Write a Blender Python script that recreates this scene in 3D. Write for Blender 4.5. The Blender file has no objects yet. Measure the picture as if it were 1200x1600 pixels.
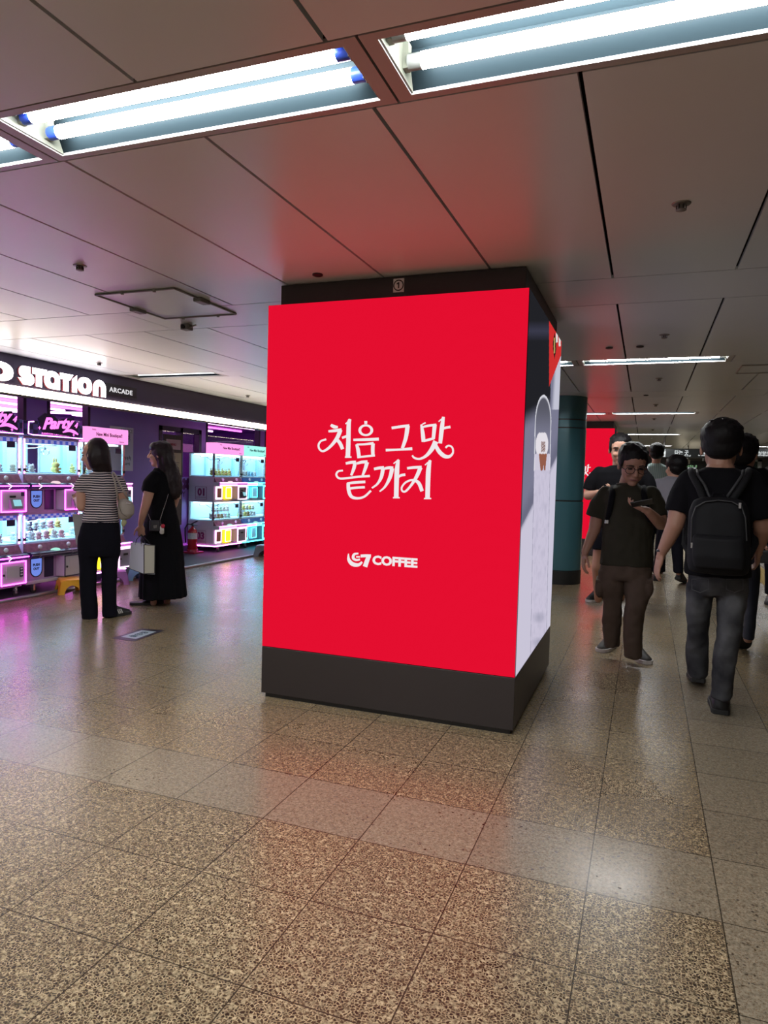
import bpy, bmesh, math, random
from mathutils import Vector, Matrix, noise
random.seed(7)
SC = bpy.context.scene
COL = SC.collection
PI = math.pi

# ------------------------------------------------------------------ camera
CAM_H = 1.38
YAW, PITCH, ROLL, FPX = -0.358648, 0.05064763, 0.02750114, 1087.2
def _rot():
    cy, sy = math.cos(YAW), math.sin(YAW)
    rz = Matrix(((cy, -sy, 0), (sy, cy, 0), (0, 0, 1)))
    cp, sp = math.cos(PITCH), math.sin(PITCH)
    base = Matrix(((1, 0, 0), (0, 0, -1), (0, 1, 0)))
    rx = Matrix(((1, 0, 0), (0, cp, -sp), (0, sp, cp)))
    cr, sr = math.cos(ROLL), math.sin(ROLL)
    rr = Matrix(((cr, -sr, 0), (sr, cr, 0), (0, 0, 1)))
    return rr @ rx @ base @ rz
ROT = _rot()
CAM_P = Vector((0, 0, CAM_H))
cam_data = bpy.data.cameras.new('camera')
cam = bpy.data.objects.new('camera', cam_data)
COL.objects.link(cam)
cam_data.sensor_fit = 'VERTICAL'
cam_data.sensor_height = 36.0
cam_data.lens = FPX / 1600 * 36.0
cam_data.clip_start = 0.05
cam_data.clip_end = 200
m3 = Matrix((ROT[0], -ROT[1], -ROT[2])).transposed()
cam.matrix_world = Matrix.Translation(CAM_P) @ m3.to_4x4()
SC.camera = cam

# ------------------------------------------------------------------ exposure, world
SC.view_settings.view_transform = 'Standard'
SC.view_settings.look = 'None'
SC.view_settings.exposure = 0.0
SC.view_settings.gamma = 1.0
SC.view_settings.use_curve_mapping = False
SC.cycles.use_denoising = True
SC.cycles.denoising_prefilter = 'NONE'
SC.cycles.use_adaptive_sampling = False
SC.cycles.max_bounces = 8
SC.cycles.transparent_max_bounces = 16
SC.cycles.sample_clamp_indirect = 6.0
SC.cycles.caustics_reflective = False
SC.cycles.caustics_refractive = False
world = bpy.data.worlds.new('world')
SC.world = world
world.use_nodes = True
world.node_tree.nodes['Background'].inputs[0].default_value = (1.0, 0.9, 0.82, 1)
world.node_tree.nodes['Background'].inputs[1].default_value = 0.20
TUBE = 64.0          # fluorescent tubes
AD = 0.97            # advertising screens

# ------------------------------------------------------------------ measuring helpers: where a sight line meets a plane of the place
def _ray(x, y):
    return ROT.transposed() @ Vector(((x - 600) / FPX, (y - 800) / FPX, 1.0))
def onY(x, y, Y):
    v = _ray(x, y); return CAM_P + v * (Y / v.y)
def onX(x, y, X):
    v = _ray(x, y); return CAM_P + v * (X / v.x)
def onZ(x, y, Z):
    v = _ray(x, y); return CAM_P + v * ((Z - CAM_H) / v.z)

# ------------------------------------------------------------------ materials
MATS = {}
def mat(name, col, rough=0.5, metal=0.0, spec=0.5, var=0.0, vscale=8.0, coat=0.0, bump=0.0, bscale=60.0):
    if name in MATS: return MATS[name]
    m = bpy.data.materials.new(name); m.use_nodes = True
    nt = m.node_tree; b = nt.nodes['Principled BSDF']
    b.inputs['Base Color'].default_value = (*col, 1)
    b.inputs['Roughness'].default_value = rough
    b.inputs['Metallic'].default_value = metal
    b.inputs['Specular IOR Level'].default_value = spec
    b.inputs['Coat Weight'].default_value = coat
    tc = nt.nodes.new('ShaderNodeTexCoord')
    if var > 0:
        n = nt.nodes.new('ShaderNodeTexNoise'); n.inputs['Scale'].default_value = vscale; n.inputs['Detail'].default_value = 4
        nt.links.new(tc.outputs['Object'], n.inputs['Vector'])
        mx = nt.nodes.new('ShaderNodeMix'); mx.data_type = 'RGBA'
        mx.inputs[6].default_value = (*[c * (1 - var) for c in col], 1)
        mx.inputs[7].default_value = (*[min(1, c * (1 + var)) for c in col], 1)
        nt.links.new(n.outputs['Fac'], mx.inputs[0]); nt.links.new(mx.outputs[2], b.inputs['Base Color'])
    if bump > 0:
        n2 = nt.nodes.new('ShaderNodeTexNoise'); n2.inputs['Scale'].default_value = bscale; n2.inputs['Detail'].default_value = 3
        nt.links.new(tc.outputs['Object'], n2.inputs['Vector'])
        bp = nt.nodes.new('ShaderNodeBump'); bp.inputs['Strength'].default_value = bump; bp.inputs['Distance'].default_value = 0.01
        nt.links.new(n2.outputs['Fac'], bp.inputs['Height']); nt.links.new(bp.outputs['Normal'], b.inputs['Normal'])
    MATS[name] = m
    return m
def emit(name, col, strength):
    if name in MATS: return MATS[name]
    m = bpy.data.materials.new(name); m.use_nodes = True
    nt = m.node_tree; nt.nodes.remove(nt.nodes['Principled BSDF'])
    e = nt.nodes.new('ShaderNodeEmission'); e.inputs[0].default_value = (*col, 1); e.inputs[1].default_value = strength
    nt.links.new(e.outputs[0], nt.nodes['Material Output'].inputs[0])
    MATS[name] = m
    return m
def emit_attr(name, strength):
    if name in MATS: return MATS[name]
    m = emit(name, (1, 1, 1), strength)
    nt = m.node_tree; a = nt.nodes.new('ShaderNodeAttribute'); a.attribute_name = 'picture'
    e = [n for n in nt.nodes if n.type == 'EMISSION'][0]
    nt.links.new(a.outputs['Color'], e.inputs[0])
    return m
def glass(name, tint=(1, 1, 1), refl=0.08):
    if name in MATS: return MATS[name]
    m = bpy.data.materials.new(name); m.use_nodes = True
    nt = m.node_tree; nt.nodes.remove(nt.nodes['Principled BSDF'])
    t = nt.nodes.new('ShaderNodeBsdfTransparent'); t.inputs[0].default_value = (*tint, 1)
    g = nt.nodes.new('ShaderNodeBsdfGlossy'); g.inputs['Roughness'].default_value = 0.03
    mx = nt.nodes.new('ShaderNodeMixShader'); fr = nt.nodes.new('ShaderNodeLayerWeight'); fr.inputs[0].default_value = 0.25
    mul = nt.nodes.new('ShaderNodeMath'); mul.operation = 'MULTIPLY'; mul.inputs[1].default_value = refl * 3
    nt.links.new(fr.outputs['Fresnel'], mul.inputs[0]); nt.links.new(mul.outputs[0], mx.inputs[0])
    nt.links.new(t.outputs[0], mx.inputs[1]); nt.links.new(g.outputs[0], mx.inputs[2])
    nt.links.new(mx.outputs[0], nt.nodes['Material Output'].inputs[0])
    MATS[name] = m
    return m

# ------------------------------------------------------------------ object helpers
def thing(name, label, cat, loc=(0, 0, 0), group=None):
    o = bpy.data.objects.new(name, None); COL.objects.link(o)
    o.location = loc; o['label'] = label; o['category'] = cat
    o.empty_display_size = 0.1; o['kind'] = 'thing'
    if group: o['group'] = group
    return o
def tag(o, label, cat, group=None, kind=None):
    if label: o['label'] = label
    if cat: o['category'] = cat
    if group: o['group'] = group
    if kind: o['kind'] = kind
    return o
def root_loc(p):
    v = Vector((0, 0, 0))
    while p is not None:
        v += Vector(p.location); p = p.parent
    return v

class MB:
    """collects shapes, in world coordinates, for ONE mesh object"""
    def __init__(s):
        s.bm = bmesh.new()
    def box(s, a, b, mi=0):
        x0, x1 = sorted((a[0], b[0])); y0, y1 = sorted((a[1], b[1])); z0, z1 = sorted((a[2], b[2]))
        v = [s.bm.verts.new(p) for p in ((x0, y0, z0), (x1, y0, z0), (x1, y1, z0), (x0, y1, z0), (x0, y0, z1), (x1, y0, z1), (x1, y1, z1), (x0, y1, z1))]
        for f in ((3, 2, 1, 0), (4, 5, 6, 7), (0, 1, 5, 4), (1, 2, 6, 5), (2, 3, 7, 6), (3, 0, 4, 7)):
            s.bm.faces.new([v[i] for i in f]).material_index = mi
        return s
    def obox(s, c, sx, sy, sz, M=None, mi=0):
        M = M or Matrix.Identity(3); c = Vector(c)
        v = [s.bm.verts.new(c + M @ Vector((x * sx / 2, y * sy / 2, z * sz / 2))) for x, y, z in ((-1, -1, -1), (1, -1, -1), (1, 1, -1), (-1, 1, -1), (-1, -1, 1), (1, -1, 1), (1, 1, 1), (-1, 1, 1))]
        for f in ((3, 2, 1, 0), (4, 5, 6, 7), (0, 1, 5, 4), (1, 2, 6, 5), (2, 3, 7, 6), (3, 0, 4, 7)):
            s.bm.faces.new([v[i] for i in f]).material_index = mi
        return s
    def prism(s, pts, d, mi=0):
        """polygon pts (3-D, planar) pushed along vector d"""
        d = Vector(d); a = [s.bm.verts.new(Vector(p)) for p in pts]; b = [s.bm.verts.new(Vector(p) + d) for p in pts]
        n = len(pts)
        try:
            s.bm.faces.new(a[::-1]).material_index = mi; s.bm.faces.new(b).material_index = mi
        except ValueError: pass
        for i in range(n):
            s.bm.faces.new((a[i], a[(i + 1) % n], b[(i + 1) % n], b[i])).material_index = mi
        return s
    def face(s, pts, mi=0):
        s.bm.faces.new([s.bm.verts.new(Vector(p)) for p in pts]).material_index = mi
        return s
    def rings(s, rings, cap=True, mi=0, closed=False):
        vs = [[s.bm.verts.new(Vector(p)) for p in r] for r in rings]
        n = len(vs[0]); m = len(vs)
        for i in range(m if closed else m - 1):
            A, B = vs[i], vs[(i + 1) % m]
            for j in range(n):
                s.bm.faces.new((A[j], A[(j + 1) % n], B[(j + 1) % n], B[j])).material_index = mi
        if cap and not closed:
            s.bm.faces.new(vs[0][::-1]).material_index = mi; s.bm.faces.new(vs[-1]).material_index = mi
        return s
    def cyl(s, p0, p1, r0, r1=None, n=16, mi=0, cap=True):
        r1 = r0 if r1 is None else r1
        p0, p1 = Vector(p0), Vector(p1); d = (p1 - p0).normalized()
        u = d.orthogonal().normalized(); w = d.cross(u)
        R = lambda p, r: [p + (u * math.cos(2 * PI * k / n) + w * math.sin(2 * PI * k / n)) * r for k in range(n)]
        return s.rings([R(p0, r0), R(p1, r1)], cap, mi)
    def tube(s, pts, r, n=8, mi=0, closed=False):
        pts = [Vector(p) for p in pts]; m = len(pts)
        rr = r if isinstance(r, (list, tuple)) else [r] * m
        rings = []; u = None
        for i, p in enumerate(pts):
            a = pts[i - 1] if (i > 0 or closed) else p; b = pts[(i + 1) % m] if (i < m - 1 or closed) else p
            d = (b - a).normalized()
            if u is None: u = d.orthogonal().normalized()
            u = (u - d * u.dot(d)).normalized(); w = d.cross(u)
            rings.append([p + (u * math.cos(2 * PI * k / n) + w * math.sin(2 * PI * k / n)) * rr[i] for k in range(n)])
        return s.rings(rings, True, mi, closed)
    def lathe(s, prof, c, n=24, mi=0, axis=None):
        """profile of (radius, height) turned about +Z (or axis) through c"""
        c = Vector(c); ax = Vector(axis or (0, 0, 1)).normalized(); u = ax.orthogonal().normalized(); w = ax.cross(u)
        return s.rings([[c + ax * h + (u * math.cos(2 * PI * k / n) + w * math.sin(2 * PI * k / n)) * max(r, 1e-4) for k in range(n)] for r, h in prof], True, mi)
    def ell(s, c, r, M=None, n=16, m=10, mi=0):
        c = Vector(c); M = M or Matrix.Identity(3)
        rings = []
        for i in range(1, m):
            t = PI * i / m
            rings.append([c + M @ Vector((r[0] * math.sin(t) * math.cos(2 * PI * k / n), r[1] * math.sin(t) * math.sin(2 * PI * k / n), -r[2] * math.cos(t))) for k in range(n)])
        return s.rings(rings, True, mi)
    def ribbon(s, pts, fn, thick, mi=0):
        """stroke [(x,y,w)...] in drawing units; fn maps (x,y) to the surface; thick is the raise vector"""
        P = _smooth(pts)
        L, Rr = [], []
        for i, (x, y, w) in enumerate(P):
            a = P[max(0, i - 1)]; b = P[min(len(P) - 1, i + 1)]
            dx, dy = b[0] - a[0], b[1] - a[1]; q = math.hypot(dx, dy) or 1
            nx, ny = -dy / q, dx / q
            L.append(fn(x + nx * w / 2, y + ny * w / 2)); Rr.append(fn(x - nx * w / 2, y - ny * w / 2))
        th = Vector(thick)
        rings = [[L[i], Rr[i], Rr[i] + th, L[i] + th] for i in range(len(P))]
        return s.rings(rings, True, mi)
    def flat(s, pts, fn, thick, mi=0):
        return s.prism([fn(x, y) for x, y in pts], thick, mi)
    def build(s, name, mats, parent=None, smooth=False, bevel=0.0, seg=2, label=None, fixn=True):
        if fixn: bmesh.ops.recalc_face_normals(s.bm, faces=s.bm.faces)
        me = bpy.data.meshes.new(name)
        off = root_loc(parent) if parent else Vector((0, 0, 0))
        if off.length > 0: bmesh.ops.translate(s.bm, verts=s.bm.verts, vec=-off)
        s.bm.to_mesh(me); s.bm.free()
        for mm in (mats if isinstance(mats, (list, tuple)) else [mats]): me.materials.append(mm)
        o = bpy.data.objects.new(name, me); COL.objects.link(o)
        if parent: o.parent = parent
        if smooth:
            me.polygons.foreach_set('use_smooth', [True] * len(me.polygons))
            if smooth == 'auto':
                md = o.modifiers.new('es', 'EDGE_SPLIT'); md.split_angle = math.radians(40)
        if bevel > 0:
            md = o.modifiers.new('bv', 'BEVEL'); md.width = bevel; md.segments = seg; md.limit_method = 'ANGLE'; md.angle_limit = math.radians(35)
        if label: o['label'] = label
        return o
def _smooth(pts, k=5):
    if len(pts) < 3: return [tuple(map(float, p)) for p in pts]
    out = []
    for i in range(len(pts) - 1):
        p0 = pts[max(0, i - 1)]; p1 = pts[i]; p2 = pts[i + 1]; p3 = pts[min(len(pts) - 1, i + 2)]
        for j in range(k):
            t = j / k
            out.append(tuple(0.5 * (2 * p1[c] + (p2[c] - p0[c]) * t + (2 * p0[c] - 5 * p1[c] + 4 * p2[c] - p3[c]) * t * t + (3 * p1[c] - p0[c] - 3 * p2[c] + p3[c]) * t ** 3) for c in range(3)))
    out.append(tuple(map(float, pts[-1])))
    return out
def from_world(o_bm_mesh): pass

def set_base(o, loc):
    """moves a one-mesh thing's origin to loc"""
    loc = Vector(loc); o.data.transform(Matrix.Translation(-loc)); o.location = loc
    return o

def text(name, body, m, parent, origin, right, up, height=None, width=None, fit=None, bold=0.0, depth=0.003, shear=0.0, centre=True, spacing=1.0):
    """letters as a mesh on a plane; scaled so the block is `height` tall and/or `width` wide, centred on origin"""
    c = bpy.data.curves.new('t', 'FONT'); c.body = body; c.size = 1; c.offset = bold; c.shear = shear; c.space_character = spacing
    c.resolution_u = 3
    t = bpy.data.objects.new('t', c); COL.objects.link(t)
    dg = bpy.context.evaluated_depsgraph_get()
    me = bpy.data.meshes.new_from_object(t.evaluated_get(dg))
    bpy.data.objects.remove(t); bpy.data.curves.remove(c)
    xs = [v.co.x for v in me.vertices]; ys = [v.co.y for v in me.vertices]
    x0, x1, y0, y1 = min(xs), max(xs), min(ys), max(ys)
    sx = sy = None
    if height: sy = height / (y1 - y0)
    if width: sx = width / (x1 - x0)
    sx = sx or sy; sy = sy or sx
    right = Vector(right).normalized(); up = Vector(up).normalized(); nrm = right.cross(up)
    off = root_loc(parent) if parent else Vector((0, 0, 0))
    cx, cy = ((x0 + x1) / 2, (y0 + y1) / 2) if centre else (x0, y0)
    o3 = Vector(origin) - off
    bm = bmesh.new(); bm.from_mesh(me)
    for v in bm.verts:
        v.co = o3 + right * ((v.co.x - cx) * sx) + up * ((v.co.y - cy) * sy) + nrm * 0.0005
    r = bmesh.ops.extrude_face_region(bm, geom=bm.faces[:])
    bmesh.ops.translate(bm, verts=[g for g in r['geom'] if isinstance(g, bmesh.types.BMVert)], vec=nrm * depth)
    bmesh.ops.recalc_face_normals(bm, faces=bm.faces)
    bm.to_mesh(me); bm.free()
    me.name = name; me.materials.clear(); me.materials.append(m)
    o = bpy.data.objects.new(name, me); COL.objects.link(o)
    if parent: o.parent = parent
    return o
def dup(root, delta, label=None, group=None):
    r = root.copy(); COL.objects.link(r); r.location = Vector(root.location) + Vector(delta)
    if label: r['label'] = label
    if group: r['group'] = group
    for ch in root.children:
        c = ch.copy(); COL.objects.link(c); c.parent = r
        for g in ch.children:
            d = g.copy(); COL.objects.link(d); d.parent = c
    return r

# ================================================================== SETTING
CZ = 2.52            # ceiling height
# ---- floor: terrazzo tiles
def floor_mat():
    m = bpy.data.materials.new('terrazzo'); m.use_nodes = True
    nt = m.node_tree; N = nt.nodes; L = nt.links; b = N['Principled BSDF']
    def math_(op, a, c=None, v=None):
        n = N.new('ShaderNodeMath'); n.operation = op
        for i, q in enumerate((a, c, v)):
            if q is None: continue
            if isinstance(q, (int, float)): n.inputs[i].default_value = q
            else: L.new(q, n.inputs[i])
        return n.outputs[0]
    geo = N.new('ShaderNodeNewGeometry'); sep = N.new('ShaderNodeSeparateXYZ'); L.new(geo.outputs['Position'], sep.inputs[0])
    X, Y = sep.outputs[0], sep.outputs[1]
    T = 0.4165
    fx = math_('DIVIDE', math_('SUBTRACT', X, 0.287), T); fy = math_('DIVIDE', math_('SUBTRACT', Y, 2.39), 0.41)
    ix = math_('FLOOR', fx); iy = math_('FLOOR', fy)
    # joint distance
    dx = math_('ABSOLUTE', math_('SUBTRACT', math_('FRACT', math_('ADD', fx, 0.5)), 0.5)); dy = math_('ABSOLUTE', math_('SUBTRACT', math_('FRACT', math_('ADD', fy, 0.5)), 0.5))
    joint = math_('LESS_THAN', math_('MINIMUM', dx, dy), 0.0052)
    # strips of lighter tile
    sy_ = math_('COMPARE', math_('FLOORED_MODULO', iy, 14.0), 0.0, 0.1)
    sx_ = math_('COMPARE', math_('FLOORED_MODULO', ix, 14.0), 0.0, 0.1)
    light = math_('MAXIMUM', sy_, sx_)
    cid = N.new('ShaderNodeCombineXYZ'); L.new(ix, cid.inputs[0]); L.new(iy, cid.inputs[1])
    wn = N.new('ShaderNodeTexWhiteNoise'); wn.noise_dimensions = '2D'; L.new(cid.outputs[0], wn.inputs['Vector'])
    # chips
    warp = N.new('ShaderNodeTexNoise'); warp.inputs['Scale'].default_value = 60; warp.inputs['Detail'].default_value = 2
    L.new(geo.outputs['Position'], warp.inputs['Vector'])
    vadd = N.new('ShaderNodeVectorMath'); vadd.operation = 'MULTIPLY_ADD'; vadd.inputs[1].default_value = (0.014,) * 3
    L.new(warp.outputs['Color'], vadd.inputs[0]); L.new(geo.outputs['Position'], vadd.inputs[2])
    def vor(scale, feat):
        v = N.new('ShaderNodeTexVoronoi'); v.feature = feat; v.voronoi_dimensions = '2D'; v.inputs['Scale'].default_value = scale
        L.new(vadd.outputs[0], v.inputs['Vector']); return v
    va = vor(105, 'F1'); ve = vor(105, 'DISTANCE_TO_EDGE')
    sc_ = N.new('ShaderNodeSeparateColor'); L.new(va.outputs['Color'], sc_.inputs[0])
    thr = math_('SUBTRACT', 0.80, math_('MULTIPLY', light, 0.74))
    chip = math_('MULTIPLY', math_('LESS_THAN', sc_.outputs[0], thr), math_('GREATER_THAN', ve.outputs['Distance'], 0.15))
    vb = vor(230, 'F1'); sb = N.new('ShaderNodeSeparateColor'); L.new(vb.outputs['Color'], sb.inputs[0])
    fine = math_('MULTIPLY', math_('LESS_THAN', sb.outputs[0], 0.36), math_('LESS_THAN', vb.outputs['Distance'], 0.44))
    chipc = N.new('ShaderNodeValToRGB'); cr = chipc.color_ramp
    cr.elements[0].color = (0.020, 0.012, 0.006, 1); cr.elements[1].color = (0.115, 0.074, 0.038, 1)
    e = cr.elements.new(0.55); e.color = (0.056, 0.034, 0.016, 1)
    L.new(sc_.outputs[1], chipc.inputs[0])
    base = N.new('ShaderNodeMix'); base.data_type = 'RGBA'; base.inputs[6].default_value = (0.37, 0.295, 0.180, 1); base.inputs[7].default_value = (0.262, 0.222, 0.156, 1)
    L.new(light, base.inputs[0])
    def mixc(f, a, c):
        n = N.new('ShaderNodeMix'); n.data_type = 'RGBA'; L.new(f, n.inputs[0])
        if isinstance(a, tuple): n.inputs[6].default_value = a
        else: L.new(a, n.inputs[6])
        if isinstance(c, tuple): n.inputs[7].default_value = c
        else: L.new(c, n.inputs[7])
        return n.outputs[2]
    c1 = mixc(math_('MULTIPLY', fine, 0.75), base.outputs[2], (0.17, 0.11, 0.06, 1))
    c2 = mixc(chip, c1, chipc.outputs[0])
    hs = N.new('ShaderNodeHueSaturation'); L.new(c2, hs.inputs['Color'])
    mo = N.new('ShaderNodeTexNoise'); mo.inputs['Scale'].default_value = 42; mo.inputs['Detail'].default_value = 2; L.new(geo.outputs['Position'], mo.inputs['Vector'])
    mo2 = N.new('ShaderNodeTexNoise'); mo2.inputs['Scale'].default_value = 95; mo2.inputs['Detail'].default_value = 1; L.new(geo.outputs['Position'], mo2.inputs['Vector'])
    mott = math_('ADD', math_('MULTIPLY', math_('SUBTRACT', mo.outputs['Fac'], 0.5), 1.4), math_('MULTIPLY', math_('SUBTRACT', mo2.outputs['Fac'], 0.5), 2.0))
    mott = math_('MULTIPLY', mott, math_('SUBTRACT', 1.0, math_('MULTIPLY', light, 0.45)))
    L.new(math_('ADD', math_('ADD', 0.93, math_('MULTIPLY', wn.outputs['Value'], 0.14)), mott), hs.inputs['Value'])
    c3 = mixc(math_('MULTIPLY', joint, 0.85), hs.outputs['Color'], (0.02, 0.015, 0.01, 1))
    L.new(c3, b.inputs['Base Color'])
    st = N.new('ShaderNodeTexNoise'); st.inputs['Scale'].default_value = 1.7; st.inputs['Detail'].default_value = 5; L.new(geo.outputs['Position'], st.inputs['Vector'])
    L.new(math_('ADD', math_('MULTIPLY', st.outputs['Fac'], 0.16), math_('ADD', 0.16, math_('MULTIPLY', chip, 0.05))), b.inputs['Roughness'])
    b.inputs['Specular IOR Level'].default_value = 0.42
    return m
FLOOR_M = floor_mat()
fl = MB().box((-13, -5, -0.1), (10, 27, 0)).build('floor', FLOOR_M); fl['kind'] = 'structure'

# ---- ceiling: painted metal panels with open joints
CEIL_M = mat('ceiling_paint', (0.67, 0.72, 0.775), 0.33, 0.0, 0.6, var=0.04, vscale=1.5, bump=0.02, bscale=3)
DARK_M = mat('joint_dark', (0.012, 0.011, 0.011), 0.8)
mb = MB()
PX0, PP = -0.84, 0.617
rows = [1.88 + 5.09 * k for k in range(-1, 5)]
lights = {   # which stretches of each row hold a fluorescent fitting: list of left ends
    0: [-4.79 + 0.0, -3.445, -2.10, -0.755], 1: [-4.79, -3.445, -2.10, -0.755], 2: [-6.02, -2.01, -0.665], 3: [-3.31, -1.965, -0.62], 4: [-1.965, -0.62, 2.45], 5: [-1.965, -0.62, 2.45]}
LW, LD = 1.345, 0.34
def panel(x0, x1, y0, y1):
    mb.box((x0, y0, CZ), (x1, y1, CZ + 0.02))
for i, yl in enumerate(rows):
    y0, y1 = yl - LD / 2, yl + LD / 2
    xs = sorted(lights[i]); cur = -6.09 if i else -6.09
    for xl in xs:
        if xl > cur + 0.02: panel(cur, xl - 0.004, y0, y1)
        cur = max(cur, xl + LW)
    panel(cur + 0.004, 10, y0, y1)
    band0, band1 = yl + 2.545 - 0.30, yl + 2.545 + 0.30
    for x in range(-2, 7):
        bx0 = max(-6.09, -6.09 + (x + 2) * 2.47); panel(bx0, bx0 + 2.465, band0 + 0.006, band1 - 0.006)
    k = -9
    while True:
        xa, xb = PX0 + k * PP, PX0 + (k + 1) * PP
        k += 1
        if xa > 9.9: break
        if xb < -6.09: continue
        xa = max(xa + 0.007, -6.09)
        panel(xa, xb - 0.007, y1 + 0.005, band0 - 0.005)
        if yl + 5.09 - LD / 2 < 27.2: panel(xa, xb - 0.007, band1 + 0.005, yl + 5.09 - LD / 2 - 0.005)
ceil = mb.build('ceiling', CEIL_M, bevel=0.0); ceil['kind'] = 'structure'
bk = MB()
bk.box((-13, -5, CZ + 0.16), (10, 27, CZ + 0.2))
o = bk.build('ceiling_void', DARK_M); o['kind'] = 'structure'

# ---- far wall and right wall of the concourse
FARW = mat('far_wall_tile', (0.06, 0.062, 0.06), 0.5, var=0.2, vscale=1)
o = MB().box((-7.3, 26.0, 0), (10, 26.2, CZ)).build('wall_far', FARW); o['kind'] = 'structure'
o = MB().box((9.8, -5, 0), (10, 26, CZ)).build('wall_right', FARW); o['kind'] = 'structure'

# ---- fluorescent fittings
TRIM_M = mat('fitting_trim', (0.42, 0.40, 0.40), 0.35)
REFL_M = mat('fitting_reflector', (0.012, 0.019, 0.023), 0.30, 0.0, 0.04)
CREAM_M = mat('fitting_end_plate', (0.20, 0.21, 0.17), 0.4)
BLUE_M = mat('tube_end_blue', (0.03, 0.08, 0.50), 0.4)
GREY_M = mat('tube_end_grey', (0.25, 0.26, 0.25), 0.4)
TUBE_M = emit('tube_light', (0.965, 0.985, 0.99), TUBE)
TUBE_M.cycles.emission_sampling = 'FRONT'
TUBE_DIM = emit('tube_light_faint', (0.93, 0.98, 1.0), 2.5)
def fitting(xl, yc, label, tubes=3, blue=True, dim=False, lead=None):
    x0, x1 = xl + 0.004, xl + LW - 0.004
    y0, y1 = yc - LD / 2 + 0.002, yc + LD / 2 - 0.002
    t = thing('ceiling_light', label, 'ceiling light', ((x0 + x1) / 2, yc, CZ), 'fluorescent ceiling lights')
    e, f = 0.045, 0.03        # end rim, side rim
    m = MB()
    m.box((x0, y0, CZ), (x0 + e, y1, CZ + 0.012)); m.box((x1 - e, y0, CZ), (x1, y1, CZ + 0.012))
    m.box((x0 + e, y0, CZ), (x1 - e, y0 + f, CZ + 0.012)); m.box((x0 + e, y1 - f, CZ), (x1 - e, y1, CZ + 0.012))
    m.build('trim_frame', TRIM_M, t)
    a, b, c, d = x0 + e, x1 - e, y0 + f, y1 - f
    zt = CZ + 0.10
    m = MB()
    m.face([(a, c, CZ + .01), (b, c, CZ + .01), (b, c + .05, zt), (a, c + .05, zt)])
    m.face([(a, d, CZ + .01), (b, d, CZ + .01), (b, d - .05, zt), (a, d - .05, zt)])
    m.face([(a, c + .05, zt), (b, c + .05, zt), (b, d - .05, zt), (a, d - .05, zt)])
    m.build('reflector', REFL_M, t, fixn=False)
    m = MB(); h0, h1 = CZ + .012, zt + .012
    m.box((x0, y0, h0), (x1, y0 + .006, h1)); m.box((x0, y1 - .006, h0), (x1, y1, h1)); m.box((x0, y0 + .006, h0), (x0 + .006, y1 - .006, h1)); m.box((x1 - .006, y0 + .006, h0), (x1, y1 - .006, h1)); m.box((x0, y0, h1), (x1, y1, h1 + .006))
    m.build('housing', DARK_M, t)  # unseen box, added to keep tube light from leaking through the panel joints
    for xe in (a, b):
        m = MB(); s = 1 if xe == a else -1
        m.prism([(xe, c, CZ + .005), (xe, d, CZ + .005), (xe, d - .05, zt), (xe, c + .05, zt)], (s * 0.006, 0, 0))
        m.build('end_plate', CREAM_M, t)
    ys = {3: (-.095, -.050, .062), 2: (-.084, .052)}[tubes]
    for yy in ys:
        z = CZ + 0.042 + (0.012 if yy == ys[0] and tubes == 3 else 0)
        r = 0.0225
        tb = MB().cyl((a + .06, yc + yy, z), (b - .06, yc + yy, z), r, n=16).build('fluorescent_tube', TUBE_DIM if dim else TUBE_M, t, smooth='auto')
        for (p, q) in ((a + .02, a + .06), (b - .06, b - .02)):
            MB().cyl((p, yc + yy, z), (q, yc + yy, z), r * 0.98, n=14).build('tube_cap', BLUE_M if blue else GREY_M, tb, smooth='auto')
        for (p, q) in ((a + .006, a + .022), (b - .022, b - .006)):
            MB().box((p, yc + yy - .014, z - .02), (q, yc + yy + .014, zt - .005)).build('lamp_holder', CREAM_M, tb)
    return t
for i, yl in enumerate(rows):
    for j, xl in enumerate(lights[i]):
        if i == 0: lab = 'ceiling fluorescent light behind the viewpoint in the row out of view'  # unseen row carried on at the same pitch, added to light the foreground
        elif i == 1: lab = ['ceiling light beyond the left edge in the nearest row', 'bright ceiling light cut to a sliver at the left edge, nearest row', 'large bright three-tube ceiling light with blue tube ends, upper left', 'large bright two-tube ceiling light at the upper right corner'][j]
        elif i == 2: lab = ['dim ceiling light against the dark arcade fascia', 'lit ceiling light peeking out just behind the big red advertising pillar', 'bright two-tube ceiling light over the walkway before the teal column'][j]
        elif i == 3: lab = ['ceiling light in the third row hidden behind the red pillar', 'thin ceiling light just above the second red pillar, left of a gap', 'thin ceiling light in the third row over the far walkway'][j]
        else: lab = 'small far ceiling light in %s row, %s' % (('the fourth', 'the last')[i - 4], ('left of the walkway', 'over the walkway', 'beyond the backpack man')[j])
        fitting(xl, yl, lab, 3 if (i, j) in ((1, 2), (1, 1)) else 2, i == 1 and j < 3, dim=(i == 2 and j == 0))

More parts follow.
